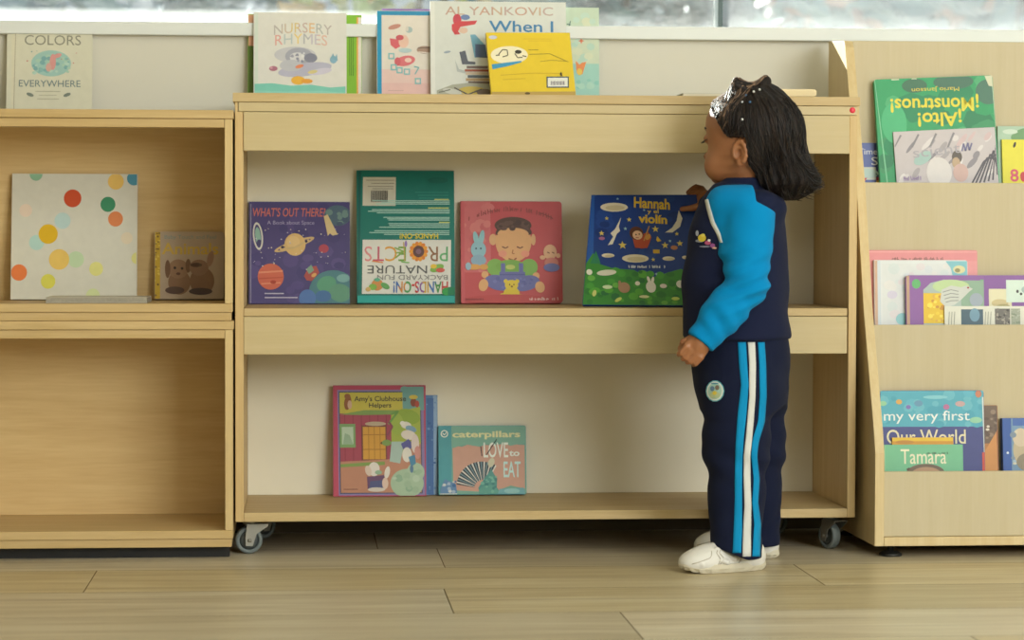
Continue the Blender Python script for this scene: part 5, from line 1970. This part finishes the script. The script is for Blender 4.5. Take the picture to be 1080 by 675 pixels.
trousers = net(tz, 'trousers', person, [NAVY2], None, 2, trouser_folds)
tag(trousers, 'navy tracksuit trousers with blue and white side stripes')
tt = [bvh(trousers)]
S1 = [(778, 361), (779.5, 385), (781.5, 406), (778, 437), (776, 465), (775, 495), (775, 525), (774, 553), (772.5, 587)]
S1r = [(786.5, 361), (788, 385), (789.5, 406), (787, 437), (784, 465), (782.5, 495), (782.5, 525), (782.5, 553), (781.5, 587)]
S2 = [(788.5, 361), (790, 385), (790, 418), (787, 456), (784.5, 480), (784, 500), (785, 533), (783.5, 560), (783, 587)]
S2r = [(796, 361), (797, 385), (796.5, 418), (793.5, 456), (791, 480), (791, 500), (792, 533), (791.5, 560), (791.5, 587)]
S3 = [(799, 361), (800.5, 385), (801, 418), (799, 445), (793, 465), (792, 480), (794.5, 506), (793, 530), (795, 553), (793, 587)]
S3r = [(806, 361), (807.5, 385), (808, 418), (806, 445), (800, 465), (798, 480), (800.5, 506), (799, 530), (802, 553), (801, 587)]
for a, b, m, lb in ((S1, S1r, STRB, 'front blue stripe'), (S2, S2r, STRW, 'white middle stripe'), (S3, S3r, STRB, 'rear blue stripe')):
    tag(ribbon('side_stripe', trousers, tt, a, b, m, 0.0013, 60, 3), lb)
spots('thigh_emblem', trousers, tt, [(754.6, 412.5, 9.6, 11.2, '#5fb0bf'), (754.6, 412.5, 8.6, 10.1, '#dfe2da'), (754.6, 412.5, 7.2, 8.6, '#a9ccc2'), (754.6, 416.5, 5.6, 3.6, '#b9c79a'), (752, 410, 2.3, 2.6, '#5f7f9a'), (757, 409, 2.2, 2.6, '#7a6a5a'), (754.5, 414.5, 2.2, 2.2, '#d8c24a'), (754.6, 404.8, 4.0, 0.8, '#4f8fa4')], 0.0016)

# ---- shoes
SHW = plain('white_shoe_leather', '#dcd9d2', 0.5, var=0.05, scale=60, bump=0.06)
STITCH = plain('shoe_piping', '#b3ab9b', 0.6)
SOLE = plain('cream_rubber_sole', '#cbc3ae', 0.6, var=0.06, scale=80)


def shoe(heel, toe, label):
    heel, toe = np.array(heel), np.array(toe)
    d = toe-heel
    L = float(np.linalg.norm(d))
    f = d/L
    l = np.array([-f[1], f[0]])
    mid = (heel+toe)/2
    def T(a, b, z):
        return np.array([mid[0]+f[0]*a+l[0]*b, mid[1]+f[1]*a+l[1]*b, z])
    rot = math.atan2(f[1], f[0])
    R = L/2
    lo, hi = np.array([mid[0]-R-0.03, mid[1]-R-0.03, -0.002]), np.array([mid[0]+R+0.03, mid[1]+R+0.03, 0.10])
    v = Vox(lo, hi, 0.0018)
    v.ball(T(R-0.036, 0, 0.018), (0.038, 0.031, 0.024), 0.0, rot)
    v.ball(T(0.012, 0, 0.022), (0.052, 0.029, 0.031), 0.016, rot)
    v.ball(T(-R+0.036, 0, 0.026), (0.037, 0.027, 0.036), 0.016, rot)
    v.limb([T(-R+0.042, 0, 0.040), T(-R+0.046, 0, 0.054)], [0.025, 0.022], 0.012)
    v.limb([T(-0.006, 0, 0.042), T(0.036, 0, 0.036)], [0.0135, 0.0115], 0.006)        # tongue ridge
    for s in (-1, 1):
        v.limb([T(-0.012, 0.026*s, 0.026), T(0.022, 0.020*s, 0.043)], [0.0056, 0.005], 0.0015)
        v.limb([T(0.006, 0.030*s, 0.020), T(0.040, 0.020*s, 0.036)], [0.0056, 0.005], 0.0015)
    v.limb([T(R-0.030, -0.029, 0.018), T(R-0.022, 0, 0.037), T(R-0.030, 0.029, 0.018)], [0.0035, 0.0035, 0.0035], 0.003)
    v.cut(lambda x, y, z: z-0.010+0*x+0*y, lo-0.01, (hi[0], hi[1], 0.03), 0.0)
    o = net(v, 'shoe', person, [SHW], None, 1)
    t_ = bvh(o)
    sm_ = MB()
    for s in (-1, 1):
        for path in ([(R-0.012, 0.5), (R-0.030, 0.75), (R-0.048, 1.0), (R-0.052, 1.5)], [(R-0.062, 0.35), (R-0.066, 0.8), (R-0.060, 1.4), (R-0.072, 1.9)], [(-0.020, 0.35), (-0.028, 0.9), (-0.018, 1.5), (-0.024, 1.9)], [(0.020, 0.35), (0.012, 0.9), (0.020, 1.4), (0.010, 1.9)]):
            pts = []
            for q in np.linspace(0, len(path)-1, 9):
                a_ = float(np.interp(q, range(len(path)), [p_[0] for p_ in path]))
                hgt = 0.008+0.022*float(np.interp(q, range(len(path)), [p_[1] for p_ in path]))
                sd = Vector(T(a_, s*0.12, hgt))
                h_ = t_.ray_cast(sd, (Vector(T(a_, 0, hgt))-sd).normalized())
                if h_[0] is not None and h_[3] < 0.115:
                    pts.append(h_[0])
            if len(pts) > 3:
                sm_.tube(pts, 0.0009, STITCH, 5)
    if sm_.v:
        tmp = sm_.build('seam', None)
        bm = bmesh.new()
        bm.from_mesh(o.data)
        n0 = len(bm.faces)
        bm.from_mesh(tmp.data)
        bm.faces.ensure_lookup_table()
        for f_ in bm.faces[n0:]:
            f_.material_index = 1
        bm.to_mesh(o.data)
        bm.free()
        o.data.materials.append(STITCH)
        bpy.data.objects.remove(tmp)
    tag(o, label)
    # ridged sole: outline with tread notches
    n = 72
    out = []
    for k in range(n):
        t = 2*PI*k/n
        a, b = math.cos(t), math.sin(t)
        wd = 0.0315 if a > 0 else 0.0285
        out.append((math.copysign(abs(a)**0.8, a)*(R+0.001), math.copysign(abs(b)**0.75, b)*wd*(1+0.10*a)))
    mb = MB()
    rings = []
    for z, g, rise in ((0.0006, 0.93, 0), (0.0045, 0.985, 1), (0.0085, 1.01, 1), (0.0165, 0.99, 0)):
        ring = []
        for k, (a, b) in enumerate(out):
            nt_ = 0.95 if (z < 0.006 and k % 4 < 2) else 1.0
            up = 0.006*max(0, (a/R-0.55)/0.45)**2
            ring.append(T(a*g*nt_, b*g*nt_, z+up))
        rings.append(ring)
    vs = [p for r_ in rings for p in r_]
    fs = []
    for i in range(3):
        for k in range(n):
            q = (k+1) % n
            fs.append((i*n+k, i*n+q, (i+1)*n+q, (i+1)*n+k))
    fs.append(tuple(range(n-1, -1, -1)))
    fs.append(tuple(range(3*n, 4*n)))
    mb.add(vs, fs, SOLE)
    s_ = mb.build('sole', None)
    s_.parent = o
    s_.matrix_parent_inverse = o.matrix_world.inverted()
    bpy.context.view_layer.update()
    return o


bpy.context.view_layer.update()
h0, t0 = at_z(806, 600, 0.0), at_z(717.5, 604.5, 0.0)
shoe((h0[0], h0[1]), (t0[0], t0[1]), 'near white trainer')
h0, t0 = at_z(820.5, 589, 0.0), at_z(734, 583.5, 0.0)
shoe((h0[0], h0[1]), (t0[0], t0[1]), 'far white trainer')

# ---- hair
def hair_mat():
    m, nt, b = nmat('dark_hair')
    N, L = nt.nodes, nt.links
    tc = N.new('ShaderNodeTexCoord')
    mp = N.new('ShaderNodeMapping')
    mp.inputs['Scale'].default_value = (260, 260, 18)
    L.new(tc.outputs['Object'], mp.inputs['Vector'])
    nz = N.new('ShaderNodeTexNoise')
    nz.inputs['Scale'].default_value = 1.0
    nz.inputs['Detail'].default_value = 4
    L.new(mp.outputs['Vector'], nz.inputs['Vector'])
    cr = N.new('ShaderNodeValToRGB')
    cr.color_ramp.elements[0].position = 0.35
    cr.color_ramp.elements[0].color = rgb('#0e0a0a')
    cr.color_ramp.elements[1].position = 0.7
    cr.color_ramp.elements[1].color = rgb('#241916')
    L.new(nz.outputs['Fac'], cr.inputs['Fac'])
    L.new(cr.outputs['Color'], b.inputs['Base Color'])
    b.inputs['Roughness'].default_value = 0.6
    setin(b, 'Specular IOR Level', 0.3)
    bp = N.new('ShaderNodeBump')
    bp.inputs['Strength'].default_value = 0.6
    bp.inputs['Distance'].default_value = 0.002
    L.new(nz.outputs['Fac'], bp.inputs['Height'])
    L.new(bp.outputs['Normal'], b.inputs['Normal'])
    return m


HAIR = hair_mat()
hv = Vox((0.86, -0.30, 0.66), (1.16, 0.03, 0.93), 0.0022)
hd = loft(HF, HZ, [f+0.009 for f in H_F], [f+0.012 for f in H_B], [f+0.009 for f in H_S], pw=2.15)


def cap(x, y, z):
    o, f, l = HF
    u, v = x-o[0], y-o[1]
    a = u*f[0]+v*f[1]
    b = u*l[0]+v*l[1]
    d = hd(x, y, z)
    nx, nz_ = 0.80, -0.60
    side = (a-0.006)*nx+(z-0.789)*nz_+0.10*np.abs(b)-0.004
    low = np.where(z < 0.795, a+0.030, -1.0)
    low2 = np.where((z < 0.789) & (z > 0.76), a-0.008, 1.0)          # a lock in front of the ear
    return np.maximum(d, np.maximum(side, low)).astype(np.float32)


hv.union(cap, (0.86, -0.3, 0.70), (1.16, 0.03, 0.91))
rows = [(87.5, 786, 812, 0.022), (91, 778, 819, 0.040), (96, 772, 825, 0.055), (104, 776, 832.5, 0.072), (115, 780, 838, 0.083), (128, 784, 842, 0.088), (145, 787, 845.5, 0.088), (160, 789, 848, 0.087), (172, 790, 853, 0.086), (182, 789, 858, 0.091), (190, 789, 862, 0.092), (196, 792, 860, 0.088), (202, 798, 853, 0.074), (208, 810, 844, 0.050), (211.5, 819, 838, 0.030)]
rows = rows[::-1]
Zs = [float(G((a+b)/2, y, YC)[2]) for y, a, b, w in rows]
Xc = [float((G(a, y, YC)[0]+G(b, y, YC)[0])/2) for y, a, b, w in rows]
Xr = [float((G(b, y, YC)[0]-G(a, y, YC)[0])/2) for y, a, b, w in rows]
Wd = [w for y, a, b, w in rows]


def mass(x, y, z):
    zc = np.clip(z, Zs[0], Zs[-1])
    cx, rx, wd = np.interp(zc, Zs, Xc), np.interp(zc, Zs, Xr), np.interp(zc, Zs, Wd)
    u, v = x-cx, y-(YC+0.004)+np.interp(zc, [0.66, 0.70, 0.76], [0.016, 0.014, 0.0])
    q = np.sqrt((u/rx)**2+(v/wd)**2)
    d = (q-1)*np.minimum(rx, wd)
    th = np.arctan2(v, u)
    d = d+0.0016*np.sin(th*34+z*30)+0.0014*np.sin(th*19-z*55+1.0)+0.0022*np.sin(th*7+z*20)
    return np.maximum(d, np.maximum(z-Zs[-1], Zs[0]-z)).astype(np.float32)


hv.union(mass, (0.86, -0.3, 0.66), (1.16, 0.03, 0.90), 0.014)
# two small knots and the twisted sections that lead to them
K1_, K2_ = G(778, 87.5, -0.185), G(808, 85.5, -0.172)
for kk in (K1_, K2_):
    for q in range(10):
        an = 2*PI*q/10
        p0_ = kk+np.array([0.0058*math.cos(an), 0.004*math.sin(an+0.8), 0.0055*math.sin(an)])
        p1_ = kk+np.array([0.0058*math.cos(an+0.63), 0.004*math.sin(an+1.43), 0.0055*math.sin(an+0.63)])
        hv.limb([p0_, p1_], [0.0046, 0.0046], 0.002)
    hv.limb([kk, kk*0.75+np.array([HO[0], HO[1]-0.03, kk[2]-0.03])*0.25], [0.005, 0.011], 0.008)
hair = net(hv, 'hair', person, [HAIR], None, 1)
tag(hair, 'shoulder-length dark hair flicked out at the ends with two small knots on top')
ht = bvh(hair)
rnd = random.Random(12)
sb = MB()
HAIR2 = [plain('hair_strand', c, 0.45, spec=0.35) for c in ('#0e0a0a', '#17100e', '#2a1e19')]
HAIR3 = [plain('sunlit_front_strand', c, 0.45, spec=0.6) for c in ('#3a2a20', '#6b5038', '#94745a')]  # lighter browns put the sunlit highlight into the front strands
# strands falling over the back mass
for k in range(620):
    th = rnd.uniform(-PI, PI)
    z0 = rnd.uniform(0.76, 0.872)
    z1 = rnd.uniform(0.672, 0.715)
    n = 10
    pts = []
    tw = rnd.uniform(-0.25, 0.25)
    lift = rnd.uniform(0.0004, 0.0022)
    for i in range(n+1):
        t = i/n
        z = z0+(z1-z0)*t
        cx = float(np.interp(z, Zs, Xc))
        a = th+tw*t+0.05*math.sin(t*7+k)
        dirv = Vector((math.cos(a), math.sin(a), 0))
        o_ = Vector((cx, YC+0.004, z))
        h = ht.ray_cast(o_+dirv*0.3, -dirv)
        if h[0] is None:
            break
        pts.append(h[0]+dirv*(lift+0.004*max(0, t-0.85)*(1 if math.cos(a) > 0 else 0)))
    if len(pts) > 4:
        sb.tube(pts, [0.0009*(1-0.6*i/len(pts)) for i in range(len(pts))], rnd.choice(HAIR2), 4, caps=False)
# strands combed from the hairline up to the knots
for k in range(420):
    kn = K1_ if rnd.random() < 0.6 else K2_
    b = rnd.uniform(-0.03, 0.069)
    z = 0.80+rnd.uniform(-0.012, 0.05)
    a = rnd.uniform(0.0, 0.075)
    st0 = hp(a, b, z)
    pts = []
    ctr = Vector(hp(-0.005, 0, 0.80))
    for i in range(9):
        t = i/8
        p = Vector(st0)*(1-t)+Vector(kn)*t
        dv_ = (p-ctr).normalized()
        h = ht.ray_cast(ctr+dv_*0.3, -dv_)
        if h[0] is None:
            continue
        pts.append(h[0]+dv_*rnd.uniform(0.0003, 0.0012))
    if len(pts) > 5:
        sb.tube(pts, 0.0008, rnd.choice(HAIR2 if rnd.random() < 0.45 else HAIR3), 4, caps=False)
# flicked tips at the back and wisps along the lower edge
for k in range(230):
    y = rnd.uniform(172, 209)
    fr_ = rnd.random()**0.6
    xl_ = float(np.interp(y, [172, 196, 202, 209], [800, 798, 803, 815]))
    xr = float(np.interp(y, [172, 182, 190, 196, 202, 208], [852, 857, 861, 858, 849, 840]))
    x = xr-3 if y < 198 else xl_+(xr-xl_)*fr_
    yy_ = YC+rnd.uniform(-0.085, 0.03)
    p = Vector(G(x, y, yy_))
    out_ = 1.0 if x > 835 else 0.35
    L = rnd.uniform(0.008, 0.024)
    q = p+Vector((L*out_, rnd.uniform(-0.006, 0.004), L*rnd.uniform(-0.55, 0.25)))
    m_ = (p+q)/2+Vector((0, 0, -0.0025))
    sb.tube([p+Vector((-0.016*out_, 0, 0.018)), p, m_, q], [0.0010, 0.0010, 0.0008, 0.0003], rnd.choice(HAIR2), 4, caps=False)
so = sb.build('strands', hair, fix=False)
# beads that tie the sections
for x, y, col in ((787, 101, '#3f6f9a'), (783, 108, '#c9ced2'), (791, 108, '#2f5f8f'), (783, 126, '#cfd2d4'), (795, 97, '#d9dad8'), (801, 95, '#cfcfca')):
    h = hit([ht], x, y, 0.001)
    if h is not None:
        MB().lathe([(0.0, -0.0024), (0.0018, -0.0017), (0.0024, 0), (0.0018, 0.0017), (0.0, 0.0024)], plain('hair_bead_plastic', col, 0.3), Matrix.Translation(h), 10).build('hair_bead', hair)
